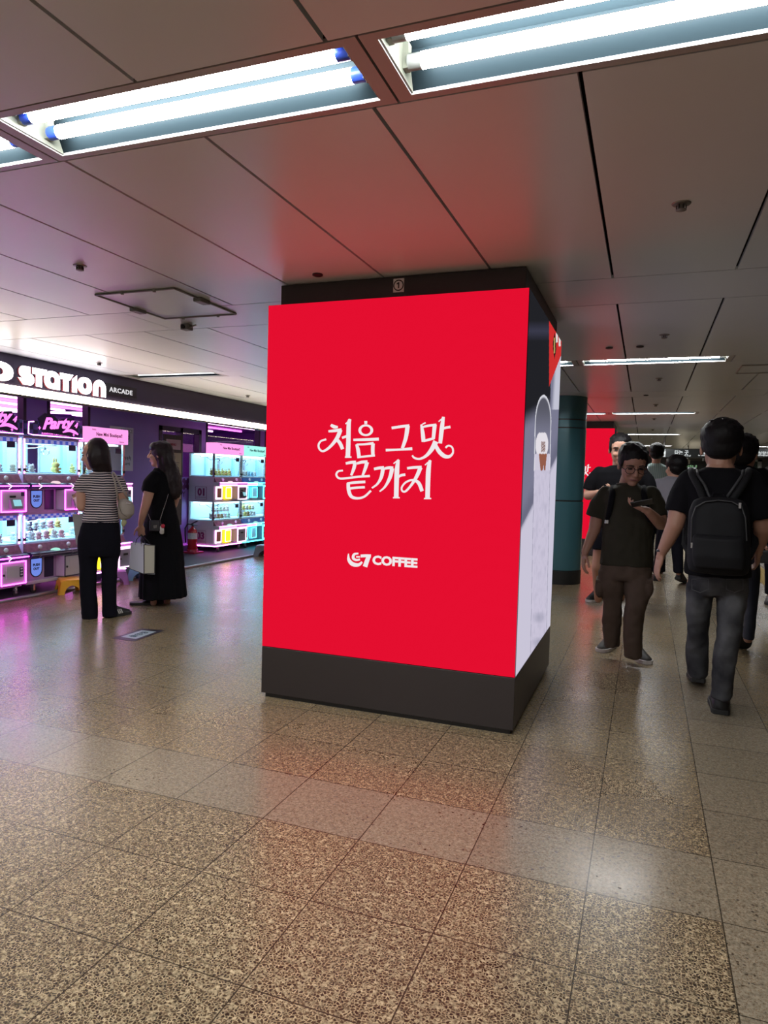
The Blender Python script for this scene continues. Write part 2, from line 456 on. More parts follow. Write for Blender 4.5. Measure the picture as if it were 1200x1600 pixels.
# ---- sprinklers, detectors, ceiling camera, hatch
STEEL_M = mat('dull_steel', (0.30, 0.29, 0.28), 0.4, 0.7)
BLACKP_M = mat('black_plastic', (0.015, 0.015, 0.016), 0.45)
def sprinkler(x, y, label):
    t = thing('sprinkler', label, 'sprinkler', (x, y, CZ), 'ceiling sprinklers')
    MB().lathe([(0.038, 0.0), (0.035, -0.004), (0.018, -0.007)], (x, y, CZ), 20).build('escutcheon', STEEL_M, t, smooth='auto')
    MB().lathe([(0.010, -0.006), (0.012, -0.020), (0.020, -0.023), (0.021, -0.027), (0.010, -0.031)], (x, y, CZ), 16).build('sprinkler_head', STEEL_M, t, smooth='auto')
    for k in range(6):
        a = k * PI / 3
        MB().box((x + .018 * math.cos(a) - .002, y + .018 * math.sin(a) - .002, CZ - .026), (x + .018 * math.cos(a) + .002, y + .018 * math.sin(a) + .002, CZ - .006)).build('fin', BLACKP_M, t)
sprinkler(-3.036, 3.114, 'ceiling sprinkler on the left panels before the access hatch')
sprinkler(0.085, 3.113, 'nearest ceiling sprinkler on the right, above the walkway')
sprinkler(-5.568, 5.99, 'ceiling sprinkler in front of the illuminated arcade sign')
sprinkler(-5.55, 8.95, 'ceiling sprinkler beyond the arcade sign by the red pillar')
for i, (yy, lab) in enumerate(((5.767, 'ceiling sprinkler just before the walkway tube light'), (8.105, 'ceiling sprinkler just behind the walkway tube light'), (10.75, 'ceiling sprinkler before the third row light'),
                               (13.0, 'ceiling sprinkler behind the third row light'), (15.6, 'small far ceiling sprinkler before the fourth row light'), (18.2, 'small far ceiling sprinkler behind the fourth row light'))):
    sprinkler(0.082, yy, lab)
def vent_plug(x, y, label):
    t = MB().lathe([(0.03, 0), (0.03, -0.008), (0.02, -0.012)], (x, y, CZ), 16).build('ceiling_plug', BLACKP_M, None, smooth='auto')
    set_base(t, (x, y, CZ)); tag(t, label, 'ceiling fitting')
vent_plug(-0.34, 6.21, 'small dark ceiling plug left of the joint before the walkway light')
vent_plug(-0.097, 6.204, 'small dark ceiling plug right of the joint before the walkway light')
vent_plug(-1.80, 3.62, 'tiny dark ceiling plug just over the red pillar top')
vent_plug(-0.05, 9.6, 'small dark ceiling plug on the band between second and third row lights')
t = thing('security_camera', 'small grey ceiling camera near the access hatch, left of the pillar', 'camera', (-3.395, 4.576, CZ))
MB().box((-3.43, 4.54, CZ - .045), (-3.36, 4.61, CZ)).build('housing', mat('grey_plastic', (0.22, 0.22, 0.22), 0.5), t, bevel=.006)
MB().cyl((-3.36, 4.57, CZ - .022), (-3.30, 4.56, CZ - .012), 0.006).build('bracket', STEEL_M, t)
MB().cyl((-3.40, 4.54, CZ - .025), (-3.40, 4.525, CZ - .025), 0.016).build('lens', BLACKP_M, t)
# access hatch
hx = [(-3.42, 3.64), (-2.80, 3.64), (-2.80, 4.34), (-3.42, 4.34)]
t = thing('access_hatch', 'square metal access hatch with raised rim in the left ceiling', 'hatch', (-3.11, 3.99, CZ))
m = MB()
for i in range(4):
    a, b = Vector((*hx[i], CZ - .006)), Vector((*hx[(i + 1) % 4], CZ - .006))
    m.tube([a, b], 0.007, 6)
m.build('rim', STEEL_M, t)
MB().box((-3.405, 3.655, CZ - .005), (-2.815, 4.325, CZ)).build('hatch_panel', CEIL_M, t)
for (x, y) in ((-3.42, 4.05), (-2.80, 3.93)):
    MB().box((x - .03, y - .055, CZ - .028), (x + .03, y + .055, CZ)).build('latch', mat('grey_plastic', (0.22, 0.22, 0.22), 0.5), t, bevel=.005)
for (x, y) in ((-3.2, 3.64), (-2.95, 3.64), (-3.25, 4.34), (-2.95, 4.34)):
    MB().cyl((x, y, CZ), (x, y, CZ - .02), 0.01).build('screw', STEEL_M, t)
# second faint hatch on the right
t = thing('access_hatch', 'thin-rimmed ceiling hatch right of the walkway tube light', 'hatch', (1.25, 7.55, CZ))
m = MB(); q = [(0.80, 7.35), (1.45, 7.35), (1.45, 7.85), (0.80, 7.85)]
for i in range(4): m.tube([(*q[i], CZ - .004), (*q[(i + 1) % 4], CZ - .004)], 0.007, 6)
m.build('rim', STEEL_M, t)
MB().box((.82, 7.37, CZ - .004), (1.43, 7.83, CZ)).build('hatch_panel', CEIL_M, t)

# ================================================================== ADVERTISING PILLARS
RED_M = emit('screen_red', (0.86, 0.0045, 0.030), AD)
WHT_M = emit('screen_white', (0.90, 0.84, 0.86), AD)
def red_screen_mat():
    m = bpy.data.materials.new('screen_red_pixels'); m.use_nodes = True
    nt = m.node_tree; N = nt.nodes; L = nt.links; N.remove(N['Principled BSDF'])
    e = N.new('ShaderNodeEmission'); e.inputs[1].default_value = AD
    tc = N.new('ShaderNodeTexCoord')
    w = N.new('ShaderNodeTexWave'); w.wave_type = 'BANDS'; w.bands_direction = 'X'; w.inputs['Scale'].default_value = 90; L.new(tc.outputs['Object'], w.inputs['Vector'])
    r = N.new('ShaderNodeMix'); r.data_type = 'RGBA'; r.inputs[6].default_value = (0.74, 0.0035, 0.022, 1); r.inputs[7].default_value = (0.86, 0.0060, 0.036, 1)
    L.new(w.outputs['Fac'], r.inputs[0]); L.new(r.outputs[2], e.inputs[0])
    L.new(e.outputs[0], N['Material Output'].inputs[0])
    return m
REDPX_M = red_screen_mat()
PLINTH_M = mat('plinth_black', (0.028, 0.022, 0.022), 0.38, 0.0, 0.5, var=.1, vscale=3)
CORE_M = mat('screen_casing', (0.018, 0.017, 0.018), 0.45)
HEAD_M = mat('pillar_head', (0.030, 0.025, 0.026), 0.5)
FX0, FX1, FY, FB = -2.172, -0.614, 3.715, 5.19
SZ0, SZ1 = 0.318, 2.388
KR = [   # pen strokes of the two lines of calligraphy, in tracing units
    [(178, 163, 20), (203, 177, 26), (230, 179, 16)], [(160, 211, 16), (210, 206, 22), (258, 198, 20)], [(250, 200, 30), (228, 255, 28), (190, 308, 22), (150, 345, 18), (116, 360, 15), (92, 343, 14), (86, 312, 14), (104, 284, 13), (143, 271, 14)],
    [(212, 262, 20), (245, 298, 26), (266, 345, 24)], [(262, 260, 16), (302, 246, 20)], [(322, 120, 20), (312, 160, 30), (309, 300, 32), (305, 402, 34)], [(284, 404, 12), (332, 404, 12)], [(288, 156, 8), (326, 122, 12)],
    [(440, 134, 22), (440, 156, 20)], [(347, 275, 16), (440, 273, 20), (537, 269, 22)], [(370, 308, 18), (382, 350, 26), (390, 412, 26)], [(372, 310, 14), (430, 308, 16), (498, 300, 18)], [(494, 302, 26), (492, 350, 26), (494, 398, 24)], [(388, 404, 14), (508, 392, 16)],
    [(634, 186, 20), (700, 176, 20), (766, 168, 20)], [(754, 170, 32), (740, 260, 28), (714, 338, 22)], [(590, 352, 20), (690, 348, 16), (788, 341, 22)],
    [(856, 160, 14), (866, 220, 28), (873, 290, 28)], [(850, 166, 6), (888, 146, 10)], [(868, 178, 14), (915, 168, 18), (968, 162, 18)], [(957, 160, 30), (946, 268, 24)], [(872, 284, 18), (950, 264, 18)],
    [(1022, 102, 20), (1010, 190, 32), (998, 302, 26)], [(986, 138, 8), (1026, 106, 12)], [(1006, 196, 14), (1040, 184, 18), (1074, 178, 20)],
    [(966, 286, 40), (935, 345, 32), (893, 394, 22), (846, 417, 16), (806, 411, 15), (788, 392, 12)], [(958, 305, 24), (988, 360, 30), (1028, 396, 30), (1066, 400, 22), (1093, 372, 14), (1088, 332, 13), (1060, 318, 13), (1038, 334, 14)],
    [(290, 452, 18), (330, 444, 22), (366, 442, 22)], [(360, 444, 26), (350, 490, 24), (330, 542, 16)], [(374, 452, 18), (410, 442, 22), (452, 440, 24)], [(450, 442, 28), (436, 490, 24), (416, 542, 16)],
    [(268, 505, 13), (232, 512, 14), (219, 538, 14), (242, 564, 15), (300, 562, 16), (380, 552, 16), (470, 546, 18)],
    [(300, 602, 16), (365, 594, 20), (436, 590, 20)], [(303, 642, 16), (365, 634, 18), (432, 630, 18)], [(308, 600, 24), (312, 655, 26), (332, 700, 24), (378, 713, 18), (430, 700, 16), (478, 656, 15)],
    [(502, 494, 20), (540, 486, 22), (576, 484, 24)], [(570, 486, 28), (556, 555, 24), (526, 606, 16), (486, 636, 12)], [(580, 490, 18), (615, 484, 22), (645, 486, 22)], [(638, 488, 30), (620, 560, 26), (584, 626, 16), (544, 662, 10)],
    [(684, 424, 20), (674, 500, 34), (670, 620, 34), (668, 708, 34)], [(644, 709, 10), (694, 709, 10)], [(648, 453, 8), (688, 424, 12)], [(678, 562, 12), (702, 542, 18), (736, 536, 20)],
    [(750, 488, 18), (800, 482, 20), (858, 480, 22)], [(850, 482, 30), (822, 548, 26), (778, 618, 18), (736, 662, 15), (712, 656, 13), (711, 628, 13), (742, 592, 14), (792, 576, 16), (836, 598, 26), (862, 660, 26)],
    [(922, 428, 20), (910, 500, 34), (905, 620, 34), (903, 714, 34)], [(876, 715, 10), (930, 715, 10)], [(884, 464, 8), (926, 428, 12)],
]
G7 = [[(310, 1128, 6), (312, 1172, 22), (340, 1206, 30), (385, 1212, 24), (412, 1190, 14)], [(384, 1127, 12), (352, 1134, 18), (346, 1162, 20), (368, 1176, 16), (396, 1172, 14)], [(368, 1152, 12), (396, 1152, 12)], [(402, 1146, 22), (440, 1144, 22), (478, 1146, 24)], [(462, 1148, 30), (448, 1185, 32), (434, 1226, 34)]]
def front_fn(x, y):
    return onY(480 + x / 4.8, 630 + y / 4.8, FY - 0.004)
def ad_pillar(label, side_pic=True):
    t = thing('advertising_pillar', label, 'advertising pillar', ((FX0 + FX1) / 2, (FY + FB) / 2, 0), 'red advertising pillars')
    MB().box((FX0 + .02, FY + .02, 0), (FX1 - .02, FB - .02, .03)).build('foot', CORE_M, t)
    m = MB().box((FX0, FY, .028), (FX1, FB, SZ0 - .002)); m.build('plinth', PLINTH_M, t, bevel=.003)
    MB().box((FX0 + .004, FY + .006, SZ0), (FX1 - .006, FB - .006, SZ1)).build('casing', CORE_M, t)
    MB().box((FX0 + .055, FY + .055, SZ1 - .02), (FX1 - .03, FB - .055, CZ - .003)).build('pillar_head', HEAD_M, t, bevel=.003)
    sc = MB().box((FX0 + .002, FY, SZ0 + .002), (FX1 - .003, FY + .006, SZ1)).build('front_screen', REDPX_M, t, label='glowing red screen with white lettering')
    m = MB()
    for s in KR: m.ribbon(s, front_fn, (0, -0.002, 0))
    # the ring of the second syllable
    ring = [(440 + 55 * math.cos(a), 203 + 44 * math.sin(a)) for a in [2 * PI * k / 40 for k in range(40)]]
    inn = [(440 + 35 * math.cos(a), 203 + 29 * math.sin(a)) for a in [2 * PI * k / 40 for k in range(40)]]
    th = Vector((0, -.002, 0))
    m.rings([[front_fn(*ring[i]), front_fn(*inn[i]), front_fn(*inn[i]) + th, front_fn(*ring[i]) + th] for i in range(40)], False, 0, True)
    m.build('calligraphy', WHT_M, sc)
    m = MB()
    for s in G7: m.ribbon(s, front_fn, (0, -0.002, 0))
    m.build('logo_emblem', WHT_M, sc)
    a, b = front_fn(490, 1184), front_fn(828, 1191)
    text('logo_word', 'COFFEE', WHT_M, sc, (a + b) / 2, (1, 0, 0), (0, 0, 1), height=(front_fn(660, 1150) - front_fn(660, 1222)).z, width=b.x - a.x, bold=0.045, depth=.002)
    # side screen: the picture of a tall iced coffee glass
    nx, nz = 120, 400
    bm = bmesh.new(); lay = bm.loops.layers.float_color.new('picture')
    grid = []
    for j in range(nz + 1):
        row = []
        for i in range(nx + 1):
            row.append(bm.verts.new((FX1 + .0005, FY + .012 + (FB - FY - .02) * i / nx, SZ0 + .004 + (SZ1 - SZ0 - .006) * j / nz)))
        grid.append(row)
    for j in range(nz):
        for i in range(nx):
            f = bm.faces.new((grid[j][i], grid[j][i + 1], grid[j + 1][i + 1], grid[j + 1][i]))
            for lp in f.loops: lp[lay] = (*side_colour(lp.vert.co), 1)
    off = root_loc(t); bmesh.ops.translate(bm, verts=bm.verts, vec=-off)
    me = bpy.data.meshes.new('side_screen'); bm.to_mesh(me); bm.free(); me.materials.append(emit_attr('screen_picture', AD))
    o = bpy.data.objects.new('side_screen', me); COL.objects.link(o); o.parent = t
    o['label'] = 'side screen showing a tall iced coffee glass'
    m = MB()
    for p, q in (((869, 560), (875, 524)),): pass
    return t
def _lerp(a, b, t):
    t = max(0.0, min(1.0, t)); return tuple(x + (y - x) * t for x, y in zip(a, b))
def _sm(a, b, x):
    t = max(0.0, min(1.0, (x - a) / (b - a))); return t * t * (3 - 2 * t)
def side_colour(p):
    """the advertisement's picture: dark ground fading to pale table, a red corner, a glass"""
    q = ROT @ (Vector(p) - CAM_P); x, y = 600 + FPX * q.x / q.z, 800 + FPX * q.y / q.z
    s = (p[1] - FY) / (FB - FY); t = (SZ1 - p[2]) / (SZ1 - SZ0)
    pale = (0.60, 0.57, 0.70); mid = (0.20, 0.20, 0.29); dark = (0.016, 0.016, 0.020)
    yd = 829 - 2.0 * (x - 812)                                 # edge of the cast shade across the picture
    c = _lerp(mid, pale, _sm(yd - 6, yd + 10, y))
    if y < yd: c = _lerp(c, (0.12, 0.12, 0.18), 0.6 * _sm(yd - 40, yd - 6, y))
    ydk = 662 - 0.6 * (x - 818)
    if x < 861.5 - 0.012 * (y - 500):
        c = _lerp(dark, c, _sm(ydk - 22, ydk + 14, y))
        c = _lerp(c, (0.05, 0.05, 0.085), 0.8 * max(0, 1 - abs(y - 517) / 16) * (1 if y < 560 else 0))
    else:
        xr = x - (860 - 0.012 * (y - 500))
        if y < 640: c = _lerp(c, (0.55, 0.55, 0.66), _sm(6, 12, xr + (y - 560) * 0.05))
    # red corner
    if x > 858 and y < 596 - 2.6 * (x - 861): c = (0.62, 0.030, 0.030)
    if 864 < x < 869 and 520 < y < 562 and abs((x - 866.5)) * 6 + abs(y - 540) < 21: c = (0.02, 0.015, 0.012) if abs(x - 866.3) > .9 or not 528 < y < 552 else (0.5, 0.38, 0.12)
    if (868.5 < x < 871.5 and 520 < y < 535) or (873 < x < 876 and 526 < y < 541): c = (0.75, 0.72, 0.72)
    # the glass
    gl = 836 - (y - 650) * 0.020; gr = 861.5 - (y - 650) * 0.022
    cx, w = (gl + gr) / 2, (gr - gl) / 2
    if y > 617:
        if y < 735:
            ey = 662; rr = math.hypot((x - cx) / w, (y - ey) / 45.0) if y < ey else abs(x - cx) / w
            if y > 690:
                inside = abs(x - cx) / w < 1
            else: inside = rr < 1
            if inside:
                edge = rr if y < 690 else abs(x - cx) / w
                g = _lerp((0.10, 0.10, 0.13), (0.20, 0.20, 0.28), _sm(630, 690, y))
                g = _lerp(g, (0.75, 0.75, 0.82), _sm(0.86, 0.97, edge))
                if y > 676:
                    hh = math.hypot((x - cx + 1.0) / (w * .78), (y - 695) / 22)
                    if hh < 1: g = (0.78, 0.74, 0.80)
                    if abs(x - cx - 1) < 3.2 and 690 < y < 706 and (int(x * 1.7 + y * .8) % 3): g = (0.17, 0.055, 0.028)
                    if y > 709:
                        wd = 5.0 * max(0, 1 - (y - 709) / 40.0)
                        g = (0.62, 0.58, 0.70)
                        if abs(x - cx + .6) < wd or abs(x - cx - 4) < wd * .6: g = (0.30, 0.11, 0.07)
                        if edge > .93: g = (0.8, 0.78, 0.85)
                c = g
        elif y < 1030 and abs(x - cx) < w:
            n = noise.noise((x * .22, y * .055, 3.1)); n2 = noise.noise((x * .5, y * .12, 8.1))
            g = _lerp((0.60, 0.56, 0.70), (0.40, 0.38, 0.50), 0.55 * max(0, n) + .4 * max(0, n2))
            g = _lerp(g, (0.66, 0.62, 0.76), _sm(0.8, .95, abs(x - cx) / w))
            if y > 955: g = _lerp(g, (0.30, 0.30, 0.40), max(0, math.sin((y - 955) * .16)) * .7 * (1 - abs(x - cx) / w))
            if abs(abs(x - cx) / w - .97) < .035: g = (0.36, 0.34, 0.45)
            c = g
    return c
pillar_a = ad_pillar('large red advertising pillar with white calligraphy in the middle of the concourse')
# number plate on the head
t = thing('number_plate', 'small white plate with circled number one on the pillar head', 'number plate', onY(623, 446, FY + .05))
c = onY(623, 446, FY + .052)
MB().box((c.x - .032, c.y - .003, c.z - .038), (c.x + .032, c.y + .002, c.z + .038)).build('plate', mat('plate_grey', (0.85, 0.83, 0.82), 0.5), t)
text('numeral', '①', BLACKP_M, t, (c.x, c.y - .003, c.z), (1, 0, 0), (0, 0, 1), height=.062, bold=.012, depth=.001)
pillar_b = dup(pillar_a, (0.035, 9.85, 0), 'smaller far red advertising pillar behind the teal column')

# ================================================================== TEAL COLUMN
TEAL_M = mat('teal_enamel', (0.055, 0.150, 0.180), 0.24, 0.2, 0.6, var=.08, vscale=2)
t = thing('station_column', 'round teal clad station column behind the red advertising pillar', 'column', (-1.085, 9.80, 0))
cc = (-1.085, 9.80, 0); R = 0.30
for z0, z1 in ((0.19, 1.115), (1.135, 2.09), (2.105, 2.20), (2.215, CZ)):
    MB().lathe([(R, z0), (R, z1)], cc, 20 if z0 < 2.0 else 48).build('cladding_panel', TEAL_M, t, smooth='auto')
MB().lathe([(R + .004, 0), (R + .004, .185)], cc, 48).build('base_band', BLACKP_M, t, smooth='auto')
for z in (1.115, 2.09, 2.20): MB().lathe([(R - .012, z), (R - .012, z + .02)], cc, 48).build('joint_ring', DARK_M, t, smooth='auto')

# ================================================================== ARCADE SHOP
WX_ = -7.30          # shop front wall plane
PURP_M = mat('shop_wall_purple', (0.38, 0.24, 0.68), 0.5, var=.08, vscale=2)
FASC_M = mat('fascia_dark', (0.055, 0.045, 0.095), 0.42, var=.06, vscale=2)
FRAME_M = mat('window_frame_dark', (0.035, 0.028, 0.06), 0.4)
PANE = glass('shop_glass', (0.96, 0.94, 0.98))
GREYF_M = mat('shop_floor_mat', (0.045, 0.042, 0.050), 0.6, var=.1)
METAL_M = mat('kerb_steel', (0.42, 0.42, 0.45), 0.28, 0.8)
# raised shop floor with a rounded steel nosing
o = MB().box((-13, 3.2, 0.0), (-6.06, 17, .03)).build('floor_shop', GREYF_M); o['kind'] = 'structure'
o = MB().tube([(-6.05, 3.2, .014), (-6.05, 17, .014)], .022, 10).build('trim_1', METAL_M, smooth='auto'); o['kind'] = 'structure'
# front wall with openings
wins = [(4.2, 6.61, 1.20, 2.34), (6.94, 7.68, 1.20, 2.34), (10.42, 12.25, .95, 2.34), (12.45, 15.5, .95, 2.34)]
door = (9.16, 10.28, .03, 2.10)
m = MB(); ops = sorted(wins + [door]); cur = 3.2
for (a, b, z0, z1) in ops:
    m.box((WX_ - .12, cur, .03), (WX_, a, CZ)); m.box((WX_ - .12, a, z1), (WX_, b, CZ))
    if z0 > .1: m.box((WX_ - .12, a, .03), (WX_, b, z0))
    cur = b
m.box((WX_ - .12, cur, .03), (WX_, 17, CZ))
o = m.build('wall_left', PURP_M); o['kind'] = 'structure'
o = MB().box((WX_ - .12, -5, 0), (WX_, 3.2, CZ)).build('wall_left_near', FARW); o['kind'] = 'structure'
for i, (a, b, z0, z1) in enumerate(wins):
    w = thing('window_%d' % (i + 1), ['arcade shop window over the nearest machines, glowing with pink bars', 'narrow arcade shop window beside the purple pier, glowing pink', 'arcade shop window above the numbered machines', 'arcade shop window mostly behind the red pillar'][i], 'window', (WX_, (a + b) / 2, z0))
    w['kind'] = 'structure'
    m = MB(); f = .045
    for q in ((a, a + f, z0, z1), (b - f, b, z0, z1)): m.box((WX_ - .09, q[0], q[2]), (WX_ + .012, q[1], q[3]))
    for q in ((z0, z0 + f), (z1 - f, z1)): m.box((WX_ - .09, a + f, q[0]), (WX_ + .012, b - f, q[1]))
    m.build('window_frame', FRAME_M, w)
    MB().box((WX_ - .05, a + f, z0 + f), (WX_ - .044, b - f, z1 - f)).build('glass_pane', PANE, w)
d = thing('door_1', 'dark framed glass shop door standing behind the woman in the long dress', 'door', (WX_, 9.72, .03)); d['kind'] = 'structure'
m = MB(); a, b, z0, z1 = door
for q in ((a, a + .07), (b - .07, b), (9.70, 9.76)): m.box((WX_ - .09, q[0], z0), (WX_ + .012, q[1], z1))
m.box((WX_ - .09, a, z1 - .07), (WX_ + .012, b, z1)); m.box((WX_ - .09, a, z0), (WX_ + .012, b, z0 + .09))
m.build('door_frame', FRAME_M, d)
MB().box((WX_ - .05, a + .07, z0 + .09), (WX_ - .044, b - .07, z1 - .07)).build('glass_pane', PANE, d)
MB().tube([(WX_ + .02, 9.66, .85), (WX_ + .06, 9.66, .88), (WX_ + .06, 9.66, 1.18), (WX_ + .02, 9.66, 1.21)], .011).build('door_handle', METAL_M, d)
# purple film with lettering on the lower door glass
film = thing('window_decal', 'purple film with lettering on the glass beside the numbered machines', 'decal', (WX_ + .03, 9.55, .15))
MB().box((WX_ + .014, 9.24, .12), (WX_ + .018, 9.96, 1.28)).build('film', mat('decal_film', (0.30, 0.16, 0.55), 0.4), film)
text('lettering', 'JOY', mat('decal_ink', (0.10, 0.015, 0.10), .5), film, (WX_ + .0185, 9.72, .98), (0, 1, 0), (0, 0, 1), height=.12, bold=.03, depth=.001)
m = MB()
for k in range(4):
    c = Vector((WX_ + .019, 9.80 + (.09 if k % 2 else 0), 1.12 + (.09 if k > 1 else 0)))
    a_ = .7 if k in (0, 3) else -.7
    m.prism([c + Vector((0, .055 * math.cos(a_ + t_) * (1 if abs(math.cos(t_)) > .5 else .4), .055 * math.sin(a_ + t_))) for t_ in [2 * PI * i / 14 for i in range(14)]], (.001, 0, 0))
m.build('leaf_mark', MATS['decal_ink'], film)

# soffit and room behind
o = MB().box((WX_, 3.2, 2.30), (-6.12, 17, 2.34)).build('ceiling_soffit', FRAME_M); o['kind'] = 'structure'
ROOMP = mat('arcade_room_wall', (0.36, 0.12, 0.60), 0.4)
o = MB().box((-12.2, 3.2, .03), (-12.05, 17, CZ)).build('wall_arcade_back', ROOMP); o['kind'] = 'structure'
o = MB().box((-12.2, 3.05, .03), (WX_, 3.2, CZ)).build('wall_arcade_near', ROOMP); o['kind'] = 'structure'
o = MB().box((-12.2, 17, .03), (-6.0, 17.15, CZ)).build('wall_arcade_end', ROOMP); o['kind'] = 'structure'
o = MB().box((-12.2, 3.2, CZ - .02), (WX_ - .12, 17, CZ + .0)).build('ceiling_arcade', ROOMP); o['kind'] = 'structure'
NEON_IN = emit('room_tube_pink', (1.0, 0.16, 0.85), 4.0)
NEONW_IN = emit('room_tube_white', (1.0, 0.55, 0.95), 4.5)
barlist = []
for k in range(9):
    x = -7.9 - .50 * k; barlist.append(((x, 4.2, CZ - .05), (x, 10.3, CZ - .05), k % 2, 'straight'))
for i, (p, q) in enumerate((((-9.2, 6.6, CZ - .11), (-10.9, 8.6, CZ - .11)), ((-9.4, 9.8, CZ - .11), (-11.2, 9.0, CZ - .11)), ((-8.6, 7.2, CZ - .11), (-10.2, 7.4, CZ - .11)), ((-9.8, 9.2, CZ - .11), (-11.6, 10.9, CZ - .11)))):
    dz = Vector((0, 0, -.05 * i)); barlist.append((Vector(p) + dz, Vector(q) + dz, 1, 'slanting'))
for k in range(4):
    x = -8.3 - .9 * k; barlist.append(((x, 11.1, CZ - .05), (x, 16, CZ - .05), k % 2, 'far'))
for i, (p, q, w, kind) in enumerate(barlist):
    n = {'straight': 'straight glowing %s tube along the arcade ceiling, row %d in from the glass' % ('white' if w else 'pink', i + 1), 'slanting': 'slanting white tube crossing the arcade ceiling, %s one' % ('first', 'second', 'third', 'innermost')[(i - 9) % 4], 'far': 'glowing tube over the far part of the arcade, row %d in' % (i - 12)}[kind]
    o = MB().tube([p, q], .022, 8).build('light_tube', NEONW_IN if w else NEON_IN, smooth='auto')
    set_base(o, (Vector(p) + Vector(q)) / 2); tag(o, n, 'light tube', 'glowing tubes on the arcade ceiling')
# dome camera of the shop
o = MB().ell((-8.4, 11.4, CZ - .12), (.07, .07, .08)).build('dome_camera', mat('dome_purple', (.25, .05, .35), .2), smooth=True); set_base(o, (-8.4, 11.4, CZ)); tag(o, 'round dome camera on the arcade ceiling behind the right window', 'camera')

# ---- illuminated fascia sign
sg = thing('shop_sign', 'long dark illuminated arcade sign over the shop front', 'shop sign', (-6.12, 9, 2.12))
MB().box((-6.30, 3.2, 2.13), (-6.10, 17, CZ)).build('sign_board', FASC_M, sg)
m = MB().box((-6.14, 3.2, 2.125), (-6.088, 17, 2.205)); m.build('light_strip', emit('strip_warm', (1.0, 0.85, 0.60), 12.0), sg)
MB().box((-6.16, 3.2, 2.105), (-6.085, 17, 2.124)).build('strip_housing', mat('strip_housing', (.10, .09, .08), .4), sg)
LET_M = emit('letter_white', (1.0, 0.96, 1.0), 6.0)
LETS_M = mat('letter_side_red', (0.45, 0.08, 0.10), 0.5)
ZL, HL = 2.232, 0.192
def letter(polys, y0, y1, holes=()):
    """polys in a unit box (0..1, 0..1.0), mapped to y0..y1"""
    f = lambda u, v: Vector((-6.078, y0 + (y1 - y0) * u, ZL + HL * v))
    face, side = MB(), MB()
    for P in polys:
        pts = [f(*q) for q in P]
        face.prism(pts, (.004, 0, 0)); side.prism([p - Vector((.001, 0, 0)) for p in pts], (-.021, 0, 0))
    for (O, I) in holes:
        n = len(O)
        for mbx, d0, d1 in ((face, .0, .004), (side, -.022, -.001)):
            mbx.rings([[f(*O[i]) + Vector((d0, 0, 0)), f(*I[i]) + Vector((d0, 0, 0)), f(*I[i]) + Vector((d1, 0, 0)), f(*O[i]) + Vector((d1, 0, 0))] for i in range(n)], False, 0, True)
    lo = face.build('letter', LET_M, sg); side.build('letter_edge', LETS_M, lo)
def ringpts(rx, ry, cx=.5, cy=.5, n=40, p=2.3, sq=None):
    out = []
    for k in range(n):
        a = 2 * PI * k / n; c, s = math.cos(a), math.sin(a)
        u = math.copysign(abs(c) ** (2 / p), c) * rx; v = math.copysign(abs(s) ** (2 / p), s) * ry
        if sq and u > 0 and v * sq < 0: u, v = math.copysign(rx * min(1, abs(u / rx) * 1.0), u), v
        out.append((cx + u, cy + v))
    return out
sy = lambda px, py=600: onX(px, py, -6.1).y
OO = [(ringpts(.5, .5), ringpts(.15, .19))]
letter([], sy(-28, 590), sy(18, 590), OO)
# S: two opposed bowls
def arcp(cx, cy, rx, ry, a0, a1, n=14): return [(cx + rx * math.cos(math.radians(a0 + (a1 - a0) * i / n)), cy + ry * math.sin(math.radians(a0 + (a1 - a0) * i / n))) for i in range(n + 1)]
letter([[(.75, 1.0), (.75, .66), (.38, .66), (.38, .63), (.70, .63)] + arcp(.70, .315, .30, .315, 80, -90, 12) + [(.32, 0), (.0, .34), (.55, .34), (.55, .37), (.30, .37)] + arcp(.34, .685, .29, .315, 250, 100, 12)], sy(25.5), sy(51))
TT = [[(0, 1), (1, 1), (.74, .66), (.64, .66), (.64, 0), (.24, 0), (.24, .66), (0, .66)]]
letter(TT, sy(48, 590), sy(71, 590))
AO = [(min(u, 1.0) if v > .5 else (1.0 if u > .62 else u), (v if u <= .62 or v > .5 else (0.0 if v < .25 else v))) for u, v in ringpts(.5, .5)]
letter([], sy(66.5), sy(91), [(AO, ringpts(.16, .19, .52, .5))])
letter(TT, sy(91), sy(112))
letter([[(0, 0), (1, 0), (1, 1.02), (0, .74)]], sy(110), sy(117.6))
letter([], sy(119), sy(141), OO)
letter([[(0, 0), (.40, 0), (.40, .50)] + arcp(.51, .50, .11, .14, 180, 0, 8) + [(.62, 0), (1, 0), (1, .5)] + arcp(.5, .5, .5, .5, 0, 180, 16)], sy(143), sy(163, 610))
# raised plate reading ARCADE
p0, p1 = onX(164, 601, -6.1), onX(212, 625, -6.1)
MB().box((-6.1, p0.y, 2.275), (-6.085, p1.y, 2.41)).build('sign_plate', mat('plate_dark', (0.03, 0.03, 0.04), .4), sg)
text('plate_lettering', 'ARCADE', emit('letter_soft', (.8, .78, .8), 1.0), sg, (-6.084, (onX(169, 605, -6.1).y + onX(205, 617, -6.1).y) / 2, 2.341), (0, 1, 0), (0, 0, 1), height=.058, width=onX(205, 617, -6.1).y - onX(169, 605, -6.1).y, bold=.02, spacing=1.1)

